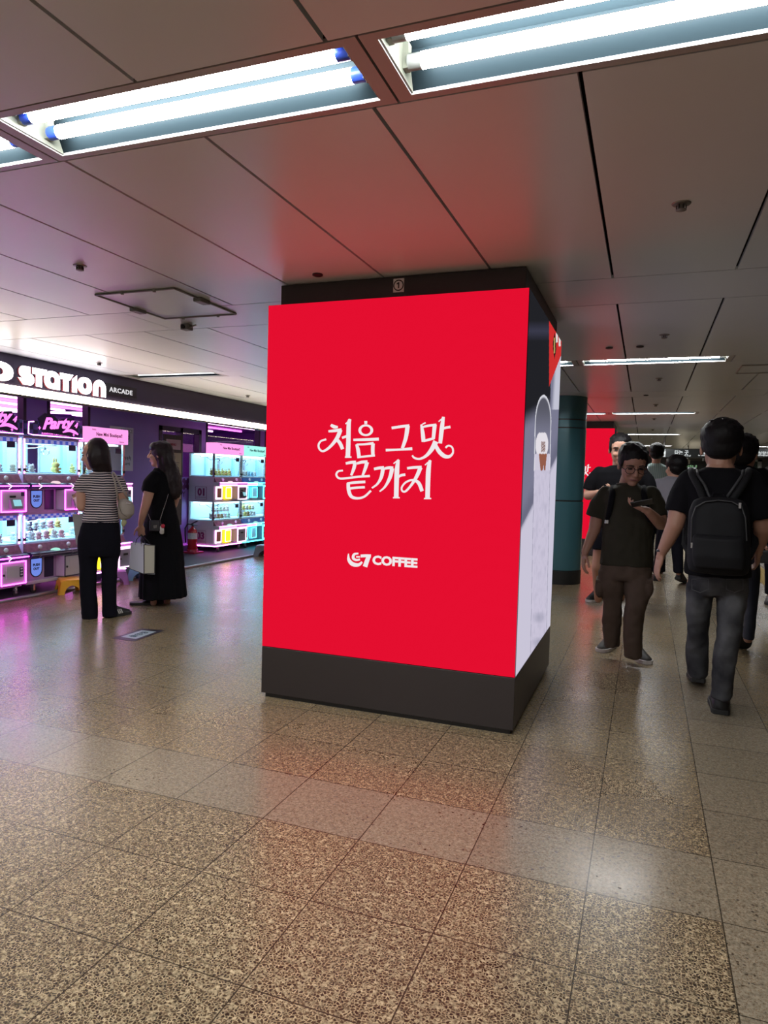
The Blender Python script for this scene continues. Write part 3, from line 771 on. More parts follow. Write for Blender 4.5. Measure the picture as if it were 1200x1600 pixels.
# ---- posters, standing sign
post = thing('poster', 'pale notice poster on the purple pier behind the pink machine', 'poster', (WX_ + .005, 8.3, 1.3))
a, b = onX(173, 665, WX_ + .02), onX(209, 736, WX_ + .02)
MB().box((WX_ + .001, a.y, b.z), (WX_ + .006, b.y, a.z)).build('sheet', mat('poster_paper', (0.85, 0.80, 0.92), .5), post)
INK_M = mat('poster_ink', (0.06, 0.05, 0.12), .5)
for (v, w, ch) in ((.92, .5, 'NOTICE'), (.82, .25, '안내'), (.74, .3, '이용'), (.30, .35, 'ARCADE'), (.16, .3, 'GAME')):
    text('print', ch, INK_M, post, (WX_ + .0065, b.y - (b.y - a.y) * .28, b.z + (a.z - b.z) * v), (0, 1, 0), (0, 0, 1), width=(b.y - a.y) * w, depth=.0005)
m = MB()
for k in range(4): m.tube([(WX_ + .007, b.y - .24 + .05 * k, b.z + .20 + .03 * (k % 2)), (WX_ + .007, b.y - .21 + .05 * k, b.z + .16)], .004, 5)
m.build('sketch_mark', INK_M, post)
ss = thing('standing_sign', 'tall narrow standing menu sign by the shop door behind the long-haired woman', 'sign', (-6.72, 8.72, 0.03))
a, b = onX(256, 678, -6.72), onX(283, 740, -6.72)
MB().box((-6.74, a.y, .55), (-6.715, b.y + .02, a.z)).build('sign_panel', mat('standee_dark', (.07, .06, .055), .5, var=.4, vscale=30), ss)
MB().box((-6.714, a.y + .03, .95), (-6.712, b.y - .01, a.z - .27)).build('menu_sheet', mat('menu_paper', (.48, .42, .30), .6), ss)
MB().box((-6.714, a.y + .05, a.z - .22), (-6.711, b.y - .03, a.z - .07)).build('title_card', mat('title_card', (.55, .38, .45), .5), ss)
text('title', 'MENU', mat('title_red', (.35, .02, .05), .5), ss, (-6.7105, (a.y + b.y) / 2, a.z - .145), (0, 1, 0), (0, 0, 1), width=.14, bold=.03, depth=.001)
text('menu_text', '안내', INK_M, ss, (-6.711, (a.y + b.y) / 2, a.z - .34), (0, 1, 0), (0, 0, 1), width=.09, depth=.001)
for k in range(6): MB().box((-6.712, a.y + .06, a.z - .42 - .035 * k), (-6.711, b.y - .06 - .02 * (k % 3), a.z - .412 - .035 * k)).build('text_line', INK_M, ss)
MB().cyl((-6.7275, (a.y + b.y) / 2, .045), (-6.7275, (a.y + b.y) / 2, .56), .02).build('post', STEEL_M, ss)
MB().lathe([(.13, 0), (.13, .015), (.02, .02)], (-6.7275, (a.y + b.y) / 2, .031)).build('sign_foot', STEEL_M, ss, smooth='auto')

# ---- claw machines
MW_M = mat('machine_white', (0.58, 0.55, 0.60), 0.35)
MP_M = mat('machine_lilac', (0.50, 0.36, 0.56), 0.4)
MD_M = mat('machine_dark', (0.022, 0.016, 0.055), 0.35)
MG_M = mat('machine_grey', (0.27, 0.26, 0.30), 0.4)
MIN_M = mat('machine_inside', (0.52, 0.70, 0.82), 0.5)
CGLASS = glass('cabinet_glass', (0.97, 0.985, 0.99), .05)
NEONP = emit('neon_pink', (1.0, 0.055, 0.86), 11.0)
NEONW = emit('neon_white_pink', (1.0, 0.20, 0.93), 11.0)
NEONC = emit('neon_cyan', (0.06, 0.75, 1.0), 7.0)
NEONPW = emit('neon_pale', (1.0, 0.62, 0.92), 3.0)
LAMPC = emit('cabinet_lamp', (0.52, 0.85, 1.0), 7.0)
SCR_M = emit('small_screen', (0.35, 0.75, 0.85), 0.9)
EMB_M = emit('emblem_blue', (0.18, 0.28, 0.85), 0.9)
YEL_M = emit('chute_yellow', (1.0, 0.66, 0.02), 2.2)
CHR_M = mat('chrome', (.6, .6, .62), .2, .9)
KNOB_M = mat('white_knob', (.75, .75, .80), .3)
BTN_P = emit('button_pink', (1.0, .75, .80), 1.0)
BTN_C = emit('button_mint', (.45, .95, .80), 0.9)
CHECK_M = {}
def checker(name, a, b, scale, emi=0.0):
    m = bpy.data.materials.new(name); m.use_nodes = True
    nt = m.node_tree; bs = nt.nodes['Principled BSDF']
    tc = nt.nodes.new('ShaderNodeTexCoord'); mp = nt.nodes.new('ShaderNodeMapping'); mp.inputs['Location'].default_value = (.013, .011, .017)
    ck = nt.nodes.new('ShaderNodeTexChecker'); ck.inputs['Scale'].default_value = scale; ck.inputs[1].default_value = (*a, 1); ck.inputs[2].default_value = (*b, 1)
    wn = nt.nodes.new('ShaderNodeTexNoise'); wn.inputs['Scale'].default_value = 6
    nt.links.new(tc.outputs['Object'], mp.inputs[0]); nt.links.new(mp.outputs[0], ck.inputs['Vector']); nt.links.new(ck.outputs['Color'], bs.inputs['Base Color'])
    if emi: nt.links.new(ck.outputs['Color'], bs.inputs['Emission Color']); bs.inputs['Emission Strength'].default_value = emi
    bs.inputs['Roughness'].default_value = .4
    return m
CK_SIGN = checker('sign_checker', (.012, .010, .035), (.05, .04, .16), 17, .25)
CK_TOP = checker('banner_checker', (.10, .16, .75), (.55, .55, .95), 24, .35)
PINKT = emit('sign_pink_letter', (1.0, 0.20, 0.78), 1.7)
BOUT_P = emit('lightbox_pink', (1.0, 0.34, 0.78), 1.15)
BOUT_C = emit('lightbox_mint', (0.38, 0.95, 0.86), 1.05)
BTX_P = mat('lightbox_ink_plum', (.25, .01, .16), .5)
BTX_C = mat('lightbox_ink_teal', (.01, .22, .25), .5)
BAND_M = mat('game_band', (.22, .10, .14), .4, var=.7, vscale=25)
def claw_machine(y0, y1, xg, depth, theme, label, number=None, side=True):
    t = thing('claw_machine', label, 'claw machine', (xg - depth / 2, (y0 + y1) / 2, .03), 'two-tier claw machines in the arcade')
    xb = xg - depth; w = y1 - y0; xl = xg + .13
    party = theme == 'party'; cyan = theme == 'mint'
    neon = NEONP if party else (NEONC if cyan else NEONW)
    body = MW_M if not party else MP_M
    g = .012
    # tray and casters
    m = MB().box((xb, y0 + g, .125), (xg + .04, y1 - g, .16)); m.build('base_tray', MW_M, t, bevel=.006)
    if not party:
        MB().tube([(xg + .043, y0 + g, .132), (xg + .043, y1 - g, .132)], .008, 6).build('neon_strip', neon, t)
        if side: MB().tube([(xb, y0 + g - .004, .132), (xg + .04, y0 + g - .004, .132)], .008, 6).build('neon_strip', NEONW, t)
    for (cx, cy) in ((xg + .04, y0 + .10), (xg + .04, y1 - .10), (xb + .08, y0 + .10), (xb + .08, y1 - .10)):
        k = MB().cyl((cx - .012, cy, .062), (cx + .012, cy, .062), .03, n=14).build('caster', BLACKP_M, t, smooth='auto')
        MB().box((cx - .018, cy - .012, .06), (cx + .018, cy + .012, .126)).build('fork', CHR_M, k)
    tiers = (dict(b0=.16, b1=.42, l0=.415, l1=.475, g0=.56, g1=.87, top=.905), dict(b0=.905, b1=1.15, l0=1.15, l1=1.212, g0=1.30, g1=1.685, top=1.71))
    for ti, z in enumerate(tiers):
        m = MB(); m.box((xb, y0 + g, z['b0']), (xg, y1 - g, z['l0'])); m.box((xb, y0 + g, z['l0']), (xg - .004, y1 - g, z['g0']))
        m.box((xb, y0 + g, z['g1']), (xg, y1 - g, z['top']))
        m.box((xb, y0 + g, z['g0']), (xb + .02, y1 - g, z['g1']))
        m.build('cabinet', body, t, bevel=.004)
        m = MB().box((xb + .021, y0 + .03, z['g0'] + .02), (xb + .03, y1 - .03, z['g1'] - .01)); m.box((xb + .025, y0 + .03, z['g0']), (xg - .02, y1 - .03, z['g0'] + .012)); m.build('liner', MIN_M, t)
        lamp = MB(); lamp.box((xb + .06, y0 + .06, z['g1'] - .018), (xg - .05, y1 - .06, z['g1'] - .006)); lamp.build('cabinet_lamp', LAMPC, t)
        # glass and corner posts
        m = MB().box((xg - .012, y0 + .035, z['g0']), (xg - .006, y1 - .035, z['g1']))
        m.box((xb + .02, y0 + .006, z['g0']), (xg - .02, y0 + .011, z['g1']))
        m.build('glass_panel', CGLASS, t)
        for yy in (y0 + .018, y1 - .018):
            p = MB().box((xg - .02, yy - .016, z['g0']), (xg + .004, yy + .016, z['g1'])).build('corner_post', CHR_M if not party else MW_M, t)
            if party: MB().box((xg + .004, yy - .007, z['g0'] + .01), (xg + .009, yy + .007, z['g1'] - .01)).build('light_strip', NEONW, p)
            MB().box((xg + .004, yy - .014, z['g0'] + .035), (xg + .014, yy + .014, z['g0'] + .065)).build('lock', BLACKP_M, p)
        if party:
            MB().box((xg - .022, y0 + .036, z['g1'] - .05), (xg - .016, y1 - .036, z['g1'])).build('banner', CK_TOP, t)
        MB().box((xg - .005, y1 - .16, z['g1'] - .11), (xg - .002, y1 - .06, z['g1'] - .045)).build('price_card', MD_M, t)
        # divider column inside, gantry and claw
        yc = y0 + w * .52
        if ti == 1 or party: MB().box((xb + .03, yc - .03, z['g0'] + .012), (xb + .07, yc + .03, z['g1'] - .02)).build('divider', mat('pale_blue', (.40, .62, .80), .4), t)
        yk = y0 + w * .72
        cl = MB(); cl.cyl((xg - .30, y0 + .05, z['g1'] - .05), (xg - .30, y1 - .05, z['g1'] - .05), .008); cl.cyl((xg - .30, yk, z['g1'] - .05), (xg - .30, yk, z['g1'] - .085), .006)
        cl.cyl((xg - .30, yk, z['g1'] - .08), (xg - .30, yk, z['g1'] - .105), .02)
        cw = cl.build('gantry', CHR_M, t)
        for q in range(3):
            a = q * 2 * PI / 3 + .5; c_, s_ = math.cos(a), math.sin(a)
            MB().tube([(xg - .30 + .015 * c_, yk + .015 * s_, z['g1'] - .10), (xg - .30 + .05 * c_, yk + .05 * s_, z['g1'] - .115), (xg - .30 + .048 * c_, yk + .048 * s_, z['g1'] - .145), (xg - .30 + .02 * c_, yk + .02 * s_, z['g1'] - .165)], .005, 6).build('claw_prong', CHR_M, cw)
        MB().tube([(xg - .28, y0 + .2, z['g1'] - .05), (xg - .27, y0 + .3, z['g1'] - .10), (xg - .27, y0 + .42, z['g1'] - .09), (xg - .28, yk - .03, z['g1'] - .06)], .005, 6).build('cable', BLACKP_M if not party else KNOB_M, t)
        # sloped printed band under the glass
        MB().prism([(xg + .0, y0 + .02, z['l1']), (xg + .05, y0 + .02, z['l1']), (xg + .0, y0 + .02, z['g0'] - .005)], (0, w - .04, 0)).build('printed_band', BAND_M if not cyan else mat('game_band_blue', (.06, .16, .45), .4, var=.5, vscale=25), t)
        # control ledge
        m = MB().prism([(xg, y0 + .006, z['l0']), (xl - .02, y0 + .006, z['l0']), (xl, y0 + .006, z['l0'] + .014), (xl, y0 + .006, z['l1'] - .012), (xl - .03, y0 + .006, z['l1']), (xg, y0 + .006, z['l1'])], (0, w - .012, 0))
        lg = m.build('control_ledge', MD_M if party else MW_M, t, bevel=.003)
        zm = (z['l0'] + z['l1']) / 2
        dark = party and ti == 0 and y0 > 5.3
        if party:
            MB().box((xl, y0 + .006, zm - .006), (xl + .006, y1 - .006, zm + .006)).build('neon_strip', mat('strip_off', (.25, .2, .3), .4) if dark else neon, lg)
            mm = MB()
            for yy in (y0 + w * .22, y0 + w * .78):
                mm.tube([(xl + .004, yy - .09, z['l1'] - .006), (xl + .004, yy - .04, zm), (xl + .004, yy - .08, z['l0'] + .002)], .004, 5)
            mm.build('chevron_strip', NEONPW if not dark else MATS['strip_off'], lg)
        else:
            MB().box((xl, y0 + .01, zm - .018), (xl + .004, y0 + w * .62, zm + .016)).build('neon_strip', NEONP, lg)
            if cyan: MB().box((xl, y0 + w * .4, zm - .018), (xl + .005, y0 + w * .62, zm + .016)).build('neon_patch', NEONC, lg)
            for zz in (z['l0'] + .006, z['l1'] - .006): MB().box((xl, y0 + .006, zz - .005), (xl + .007, y1 - .006, zz + .005)).build('neon_edge', NEONC if cyan else NEONW, lg)
        for yy in (y0 + w * .20, y0 + w * .70):
            js = MB().cyl((xg + .075, yy, z['l1']), (xg + .075, yy, z['l1'] + .035), .006).build('joystick', CHR_M, t)
            MB().ell((xg + .075, yy, z['l1'] + .05), (.022, .022, .024)).build('knob', KNOB_M, js, smooth=True)
        MB().ell((xg + .08, y0 + w * .46, z['l1']), (.04, .06, .024)).build('push_button', BTN_C if (cyan or ti == 0) else BTN_P, t, smooth=True)
        # front of the lower body
        fb, ft = z['b0'] + .015, z['l0'] - .012
        if party:
            e = MB(); yc, hw = y0 + w * .22, .075; zt, zb = ft - .01, fb + .02
            P = [(yc - hw, zt), (yc + hw, zt), (yc + hw, zb + .07)] + [(yc + hw * math.cos(a), zb + .07 - .07 * math.sin(a)) for a in [PI * k / 10 for k in range(1, 10)]] + [(yc - hw, zb + .07)]
            e.prism([(xg, y, zz) for y, zz in P], (.006, 0, 0)); em = e.build('emblem', EMB_M, t)
            r = MB(); r.tube([(xg + .006, y, zz) for y, zz in P], .006, 6, closed=True); r.build('emblem_rim', BLACKP_M, em)
            text('emblem_lettering', 'PUSH', BLACKP_M, em, (xg + .0065, yc, (zt + zb) / 2 + .03), (0, 1, 0), (0, 0, 1), width=.09, bold=.05, depth=.001)
            text('emblem_lettering', 'OUT', BLACKP_M, em, (xg + .0065, yc, (zt + zb) / 2 - .012), (0, 1, 0), (0, 0, 1), width=.08, bold=.05, depth=.001)
            MB().box((xg, y0 + w * .36, fb), (xg + .004, y0 + w * .52, ft)).build('prize_hatch', MD_M, t)
            r = MB(); r.tube([(xg + .004, y1 - .02, ft - .01), (xg + .004, y1 - .005, ft - .02), (xg + .004, y1 - .005, fb + .05), (xg + .004, y1 - .03, fb + .02)], .007, 6); r.build('neon_loop', NEONP, t)
        else:
            MB().box((xg, y0 + w * .08, fb + .0), (xg + .012, y0 + w * .30, ft - .0)).build('instruction_panel', NEONPW if not cyan else NEONC, t, bevel=.01)
            MB().box((xg + .012, y0 + w * .115, fb + .03), (xg + .014, y0 + w * .265, ft - .03)).build('instruction_text', mat('instr_brown', (.20, .10, .04), .5, var=.8, vscale=40), t)
            MB().box((xg, y0 + w * .34, fb), (xg + .05, y0 + w * .58, ft)).build('prize_chute', YEL_M if not cyan else mat('chute_white', (.7, .8, .9), .4), t, bevel=.012)
            r = MB(); P = [(y0 + w * .36, fb + .02), (y0 + w * .56, fb + .02), (y0 + w * .56, ft - .02), (y0 + w * .36, ft - .02)]
            r.tube([(xg + .052, *q) for q in P], .006, 6, closed=True); r.build('chute_rim', NEONPW if not cyan else NEONC, t)
        # coin box
        ya, yb = (y0 + w * .56, y1 - .05) if party else (y0 + w * .66, y1 - .02)
        xc = xg + .135
        cb = MB().box((xg, ya, fb - .005), (xc, yb, ft + .006)).build('coin_box', MG_M if not party else MW_M, t, bevel=.01)
        rr = MB(); P = [(ya, fb), (yb, fb), (yb, ft), (ya, ft)]
        rr.tube([(xc + .002, *q) for q in P], .008 if party else .011, 6, closed=True)
        rr.build('box_rim', (MD_M if dark else (NEONP if party else (NEONC if cyan else NEONPW))), cb)
        zc = (fb + ft) / 2; yc = (ya + yb) / 2
        if ti == 1:
            MB().box((xc, yc - .05, zc + .035), (xc + .008, yc + .02, zc + .055)).build('note_slot', BLACKP_M, cb)
            rd = MB().prism([(xc, yc - .06, zc - .075), (xc + .05, yc - .06, zc - .075), (xc + .02, yc - .06, zc + .02), (xc, yc - .06, zc + .02)], (0, .13, 0)).build('card_reader', MG_M if party else BLACKP_M, cb)
            n_ = Vector((.095, 0, .03)).normalized()
            MB().prism([(xc + .046, yc - .03, zc - .05), (xc + .046, yc + .06, zc - .05), (xc + .024, yc + .06, zc + .012), (xc + .024, yc - .03, zc + .012)], n_ * .006).build('screen', SCR_M, rd)
            MB().box((xc, yb - .06, ft - .06), (xc + .003, yb - .02, ft - .02)).build('sticker', MD_M, cb)
        else:
            MB().cyl((xc, ya + .03, zc - .01), (xc + .006, ya + .03, zc - .01), .012).build('lock', BLACKP_M, cb)
            if party:
                MB().box((xc, ya + .06, zc - .05), (xc + .004, yb - .10, zc + .08)).build('service_door', MW_M, cb, bevel=.002)
                st = MB().box((xc, yb - .075, zc - .045), (xc + .004, yb - .035, zc + .055)).build('sticker', MD_M, cb)
                for q in range(3): MB().box((xc + .004, yb - .068, zc - .03 + .03 * q), (xc + .005, yb - .042, zc - .014 + .03 * q)).build('sticker_mark', KNOB_M, st)
            else: MB().box((xc, yc - .03, zc + .03), (xc + .008, yc + .04, zc + .055)).build('coin_slot', BLACKP_M, cb)
    # header sign
    if party:
        hs = MB().box((xg - .10, y0 + .012, 1.708), (xg + .05, y1 + .0, 1.872)).build('header_sign', CK_SIGN, t, bevel=.015)
        r = MB(); P = [(y0 + w * .12, 1.862), (y0 + .03, 1.855), (y0 + .025, 1.73), (y0 + w * .1, 1.722), (y1 - .01, 1.722)]
        r.tube([(xg + .053, *q) for q in P], .005, 6); r.build('neon_strip', NEONW, hs)
        bp = MB(); Q = [(y0 + w * .26, 1.76), (y0 + w * .18, 1.90), (y0 + w * .30, 1.965), (y0 + w * .46, 1.94), (y0 + w * .52, 1.905), (y0 + w * .66, 1.93), (y0 + w * .8, 1.945), (y0 + w * .88, 1.85), (y0 + w * .90, 1.76), (y0 + w * .78, 1.735)]
        bp.prism([(xg + .05, *q) for q in Q], (.012, 0, 0)); bp.build('logo_backing', MD_M, hs)
        text('logo_lettering', 'Party', PINKT, hs, (xg + .063, y0 + w * .53, 1.852), (0, 1, .10), (0, 0, 1), width=w * .56, height=.165, bold=.035, shear=.35, depth=.006)
        text('logo_lettering', '4', PINKT, hs, (xg + .063, y0 + w * .845, 1.865), (0, 1, .1), (0, 0, 1), height=.06, bold=.03, shear=.3, depth=.006)
        sw = MB(); sw.ribbon([(y0 + w * .60, 1.775, .012), (y0 + w * .72, 1.80, .03), (y0 + w * .80, 1.79, .034), (y0 + w * .88, 1.765, .014)], lambda u, v: Vector((xg + .063, u, v)), (.006, 0, 0)); sw.build('logo_swash', PINKT, hs)
        text('logo_subtitle', 'RANDOM CATCH PARTY', PINKT, hs, (xg + .052, y0 + w * .50, 1.745), (0, 1, 0), (0, 0, 1), width=w * .5, height=.018, depth=.003)
        st = MB()
        for (u, v, rs) in ((y0 + w * .2, 1.80, .02), (y0 + w * .80, 1.755, .018)):
            st.prism([(xg + .063, u + rs * (1 if k % 2 == 0 else .4) * math.sin(k * PI / 4), v + rs * (1 if k % 2 == 0 else .4) * math.cos(k * PI / 4)) for k in range(8)], (.004, 0, 0))
        st.build('star', PINKT, hs)
    else:
        z0, z1 = 1.69, 1.872
        hs = MB().box((xg - .16, y0 + .004, z0), (xg + .06, y1 - .004, z1)).build('header_lightbox', BOUT_C if cyan else BOUT_P, t, bevel=.006)
        text('sign_lettering', 'New Mini Boutique!!', BTX_C if cyan else BTX_P, hs, (xg + .061, (y0 + y1) / 2 + .02, (z0 + z1) / 2 + .004), (0, 1, 0), (0, 0, 1), width=w * .62, height=.058, bold=.025, depth=.001)
        text('sign_note', 'Hello', BTX_C if cyan else BTX_P, hs, (xg + .061, y0 + .12, z1 - .03), (0, 1, 0), (0, 0, 1), height=.02, depth=.001)
        text('sign_note', 'Bonjour', BTX_C if cyan else BTX_P, hs, (xg + .061, y1 - .12, z0 + .025), (0, 1, 0), (0, 0, 1), height=.022, depth=.001)
    if number:
        for (n, zc) in ((number[0], 1.03), (number[1], .29)):
            xm = (xg + xb) / 2
            p = text('number', n, mat('number_plum', (.22, .03, .12), .5), t, (xm, y0 + g - .0005, zc + .01), (1, 0, 0), (0, 0, 1), height=.13, bold=.05, depth=.002)
            r = MB(); r.tube([(xm - .11, y0 + g - .002, zc - .115), (xm + .11, y0 + g - .002, zc - .115), (xm + .11, y0 + g - .002, zc + .095), (xm - .11, y0 + g - .002, zc + .095)], .004, 5, closed=True); r.build('number_rim', MATS['number_plum'], p)
            text('number_note', 'NEW MINI BOUTIQUE', MATS['number_plum'], t, (xm, y0 + g - .0005, zc - .082), (1, 0, 0), (0, 0, 1), width=.19, height=.02, depth=.001)
    return t
XG = -6.15
mach = [(4.71, 5.50, XG, .80, 'party', 'nearest claw machine, dark Party sign cut off by the left edge'),
        (5.53, 6.32, XG, .80, 'party', 'claw machine with pink Party sign and unlit lower shelf, left of the striped woman'),
        (6.36, 7.06, XG, .70, 'boutique', 'pink lightbox claw machine behind the striped woman')]
for a in mach: claw_machine(*a)
XR = -6.76
rm = [(9.88, 10.72, XR, .50, 'boutique', 'claw machine marked 01 and 03 with pink lightbox and yellow chutes', ('01', '03')),
      (10.73, 11.57, XR, .50, 'mint', 'claw machine with mint lightbox and cyan glow beside the red pillar', None),
      (11.58, 12.42, XR, .50, 'boutique', 'farthest claw machine mostly hidden behind the red pillar', None)]
for a in rm: claw_machine(*a[:6], number=a[6], side=a[6] is not None)

# ---- plush prizes behind the glass
def plush_mesh(kind):
    m = MB()
    m.ell((0, 0, .05), (.055, .05, .05), n=12, m=8)
    m.ell((.01, 0, .115), (.05, .05, .045), n=12, m=8)
    for s in (-1, 1):
        if kind == 0: m.ell((0, s * .038, .155), (.014, .018, .02), n=8, m=6)
        elif kind == 1: m.ell((0, s * .022, .18), (.012, .012, .04), n=8, m=6)
        m.ell((.045, s * .045, .06), (.02, .016, .016), n=8, m=6); m.ell((.045, s * .03, .015), (.022, .02, .018), n=8, m=6)
        m.ell((.058, s * .017, .12), (.004, .005, .006), n=6, m=5, mi=1)
    m.ell((.058, 0, .105), (.004, .006, .004), n=6, m=5, mi=1)
    return m
PCOL = {'white': (.72, .74, .74), 'cream yellow': (.70, .62, .22), 'pale pink': (.75, .42, .48), 'sky blue': (.35, .58, .75), 'mint green': (.50, .72, .58), 'tan': (.45, .30, .16)}
PROTO = {}
for k, (cn, c) in enumerate(PCOL.items()):
    PROTO[cn] = plush_mesh(k % 3)
meshes = {}
for k, (cn, mm) in enumerate(PROTO.items()):
    o = mm.build('plush_toy', [mat('plush_' + cn.replace(' ', '_'), PCOL[cn], .9), BLACKP_M], smooth=True); meshes[cn] = o.data; bpy.data.objects.remove(o)
ORD = ('first', 'second', 'third', 'fourth', 'fifth', 'sixth', 'seventh', 'eighth')
def prizes(y0, y1, xg, depth, z, n, cols, where, layers=2, s0=.62):
    rnd = random.Random(int(y0 * 100 + z * 10))
    nx = 2 if depth > .6 else 1
    pitch = .115 * s0 / .78 + .012
    ny = int((y1 - y0 - .14) / pitch)
    c = 0
    for ly in range(layers):
        for ix in range(nx):
            if ly and ix: continue
            for iy in range(ny - ly):
                if c >= n: return
                cn = cols[rnd.randrange(len(cols))]
                o = bpy.data.objects.new('plush_toy', meshes[cn]); COL.objects.link(o)
                s = s0 * (.9 + .2 * rnd.random())
                o.location = (xg - .105 - .15 * ix, y0 + .10 + pitch * (iy + .5 * ly), z + .022 + .118 * ly * s0 / .62)
                o.rotation_euler = (0, 0, rnd.uniform(-.6, .6)); o.scale = (s, s, s * .9)
                row = ('front row', 'back row')[ix] if ly == 0 else ('upper layer', 'upper back')[ix]
                tag(o, '%s plush toy, %s from the left in the %s, %s' % (cn, ORD[min(iy, 7)], row, where), 'plush toy', 'plush prizes in the %s' % where, 'thing')
                c += 1
prizes(4.71, 5.50, XG, .8, .56, 23, ['white', 'sky blue', 'white', 'pale pink'], 'nearest machine lower case')
prizes(4.71, 5.50, XG, .8, 1.30, 7, ['white', 'sky blue'], 'nearest machine upper case', 1)
prizes(5.53, 6.32, XG, .8, .56, 25, ['white', 'pale pink', 'cream yellow', 'sky blue', 'white'], 'second machine lower case')
prizes(5.53, 5.95, XG, .8, 1.30, 3, ['white', 'tan'], 'second machine upper case', 1)
prizes(5.96, 6.32, XG, .5, 1.30, 3, ['cream yellow'], 'second machine right corner', 2, .95)
prizes(6.36, 7.06, XG, .7, .56, 12, ['white', 'mint green'], 'pink machine lower case')
prizes(6.36, 7.06, XG, .7, 1.30, 6, ['white', 'cream yellow'], 'pink machine upper case', 1)
prizes(9.88, 10.72, XR, .5, .56, 13, ['white', 'mint green', 'white', 'tan'], 'case marked 03')
prizes(9.88, 10.72, XR, .5, 1.30, 8, ['cream yellow', 'white', 'cream yellow'], 'case marked 01', 1)
prizes(10.73, 11.57, XR, .5, .56, 13, ['cream yellow', 'white', 'tan'], 'mint machine lower case')
prizes(10.73, 11.57, XR, .5, 1.30, 8, ['white', 'sky blue'], 'mint machine upper case', 1)

# ---- step stools
def stool(cx, cy, rz, name_col, col, label, L=.36, W=.26, H=.19, base=0.0):
    t = thing('step_stool', label, 'stool', (cx, cy, base), 'plastic step stools before the machines')
    Mz = Matrix.Rotation(rz, 3, 'Z'); c0 = Vector((cx, cy, base))
    T = lambda x, y, z: c0 + Mz @ Vector((x, y, z))
    mm = mat('plastic_' + name_col, col, .35)
    top = MB(); k = .82
    def rr(sx, sy, z, r=.045):
        out = []
        for (qx, qy, a0) in ((1, 1, 0), (-1, 1, 90), (-1, -1, 180), (1, -1, 270)):
            for i in range(5):
                a = math.radians(a0 + 22.5 * i); out.append(T(qx * (sx / 2 - r) + r * math.cos(a), qy * (sy / 2 - r) + r * math.sin(a), z))
        return out
    top.rings([rr(L * k, W * k, H - .03), rr(L * k, W * k, H - .012), rr(L * k - .025, W * k - .025, H)], True)
    top.build('step', mm, t, smooth='auto')
    def wall(ax):
        n = MB()
        for s in (-1, 1):
            half_t = (L if ax == 0 else W) / 2 * k; half_b = (L if ax == 0 else W) / 2
            d_t = (W if ax == 0 else L) / 2 * k; d_b = (W if ax == 0 else L) / 2
            aw = half_b * .55; ah = H * .58
            out = [(-half_b, 0), (-half_t, H - .03), (half_t, H - .03), (half_b, 0), (aw, 0)] + [(aw * math.cos(a), ah * math.sin(a)) for a in [PI * i / 10 for i in range(1, 10)]] + [(-aw, 0)]
            P = []
            for (u, v) in out:
                dd = d_b + (d_t - d_b) * v / (H - .03)
                P.append(T(u, s * dd, v) if ax == 0 else T(s * dd, u, v))
            inw = Mz @ (Vector((0, -s, 0)) if ax == 0 else Vector((-s, 0, 0)))
            n.prism(P, inw * .01)
        return n
    wall(0).build('side_wall', mm, t); wall(1).build('end_wall', mm, t)
    return t
stool(-5.93, 5.965, .97, 'yellow', (.78, .46, .03), 'yellow plastic step stool beside the striped woman', .29, .27, .165)
stool(-5.86, 7.10, .35, 'teal', (.10, .32, .36), 'teal plastic step stool behind the white shopping bag', .36, .26, .18)
stool(-5.93, 6.66, .9, 'lilac', (.42, .20, .50), 'lilac plastic step stool half hidden behind the striped woman', .30, .22, .17)
stool(-5.86, 10.14, .2, 'grey', (.16, .15, .17), 'grey plastic step stool by the red pillar edge', .40, .28, .19)

# ---- fire extinguisher
t = thing('fire_extinguisher', 'red fire extinguisher on a stand beside the numbered claw machine', 'fire extinguisher', (-7.0, 9.66, .03))
REDP = mat('extinguisher_red', (.42, .012, .02), .25)
c = (-7.0, 9.66, .03)
MB().lathe([(.07, .05), (.078, .07), (.078, .33), (.07, .37), (.045, .405), (.022, .42), (.022, .44)], c, 28).build('cylinder', REDP, t, smooth='auto')
MB().lathe([(.0785, .235), (.0785, .335)], c, 28).build('label', mat('label_paper', (.62, .58, .6), .5, var=.25, vscale=60), t, smooth='auto')
MB().cyl((-7.0, 9.66, .465), (-7.0, 9.66, .51), .018).build('valve', BLACKP_M, t)
m = MB(); m.obox((-6.96, 9.64, .535), .15, .022, .014, Matrix.Rotation(-.45, 3, 'Y')); m.obox((-6.955, 9.64, .50), .12, .02, .012, Matrix.Rotation(.1, 3, 'Y')); m.build('handle', BLACKP_M, t)
MB().tube([(-7.01, 9.65, .50), (-7.07, 9.62, .51), (-7.105, 9.60, .44), (-7.10, 9.60, .33), (-7.09, 9.60, .20)], .012).build('hose', BLACKP_M, t, smooth=True)
m = MB().box((-7.13, 9.53, .03), (-6.87, 9.79, .055)); m.lathe([(.095, .02), (.088, .06)], c, 24); m.build('stand', mat('stand_red', (.32, .015, .03), .4), t)

# ---- floor notice
t = thing('floor_sticker', 'dark bordered notice sticker on the floor before the two women', 'floor sign', (-3.93, 4.70, 0))
Q = [onZ(175, 997, .002), onZ(223, 982, .002), onZ(257, 985, .002), onZ(210, 1002, .002)]
MB().prism(Q, (0, 0, -.0015)).build('border', mat('sticker_dark', (.03, .025, .04), .35), t)
cen = sum(Q, Vector()) / 4
I = [cen + (q - cen) * .68 for q in Q]
MB().prism(I, (0, 0, .001)).build('panel', mat('sticker_blue', (.42, .52, .60), .35), t)
a_ = (I[1] - I[0]).normalized(); b_ = (I[3] - I[0]).normalized()
text('lettering', '촬영중', mat('sticker_ink', (.05, .12, .16), .4), t, cen + Vector((0, 0, .0012)), a_, -b_, width=.2, bold=.02, depth=.0006)

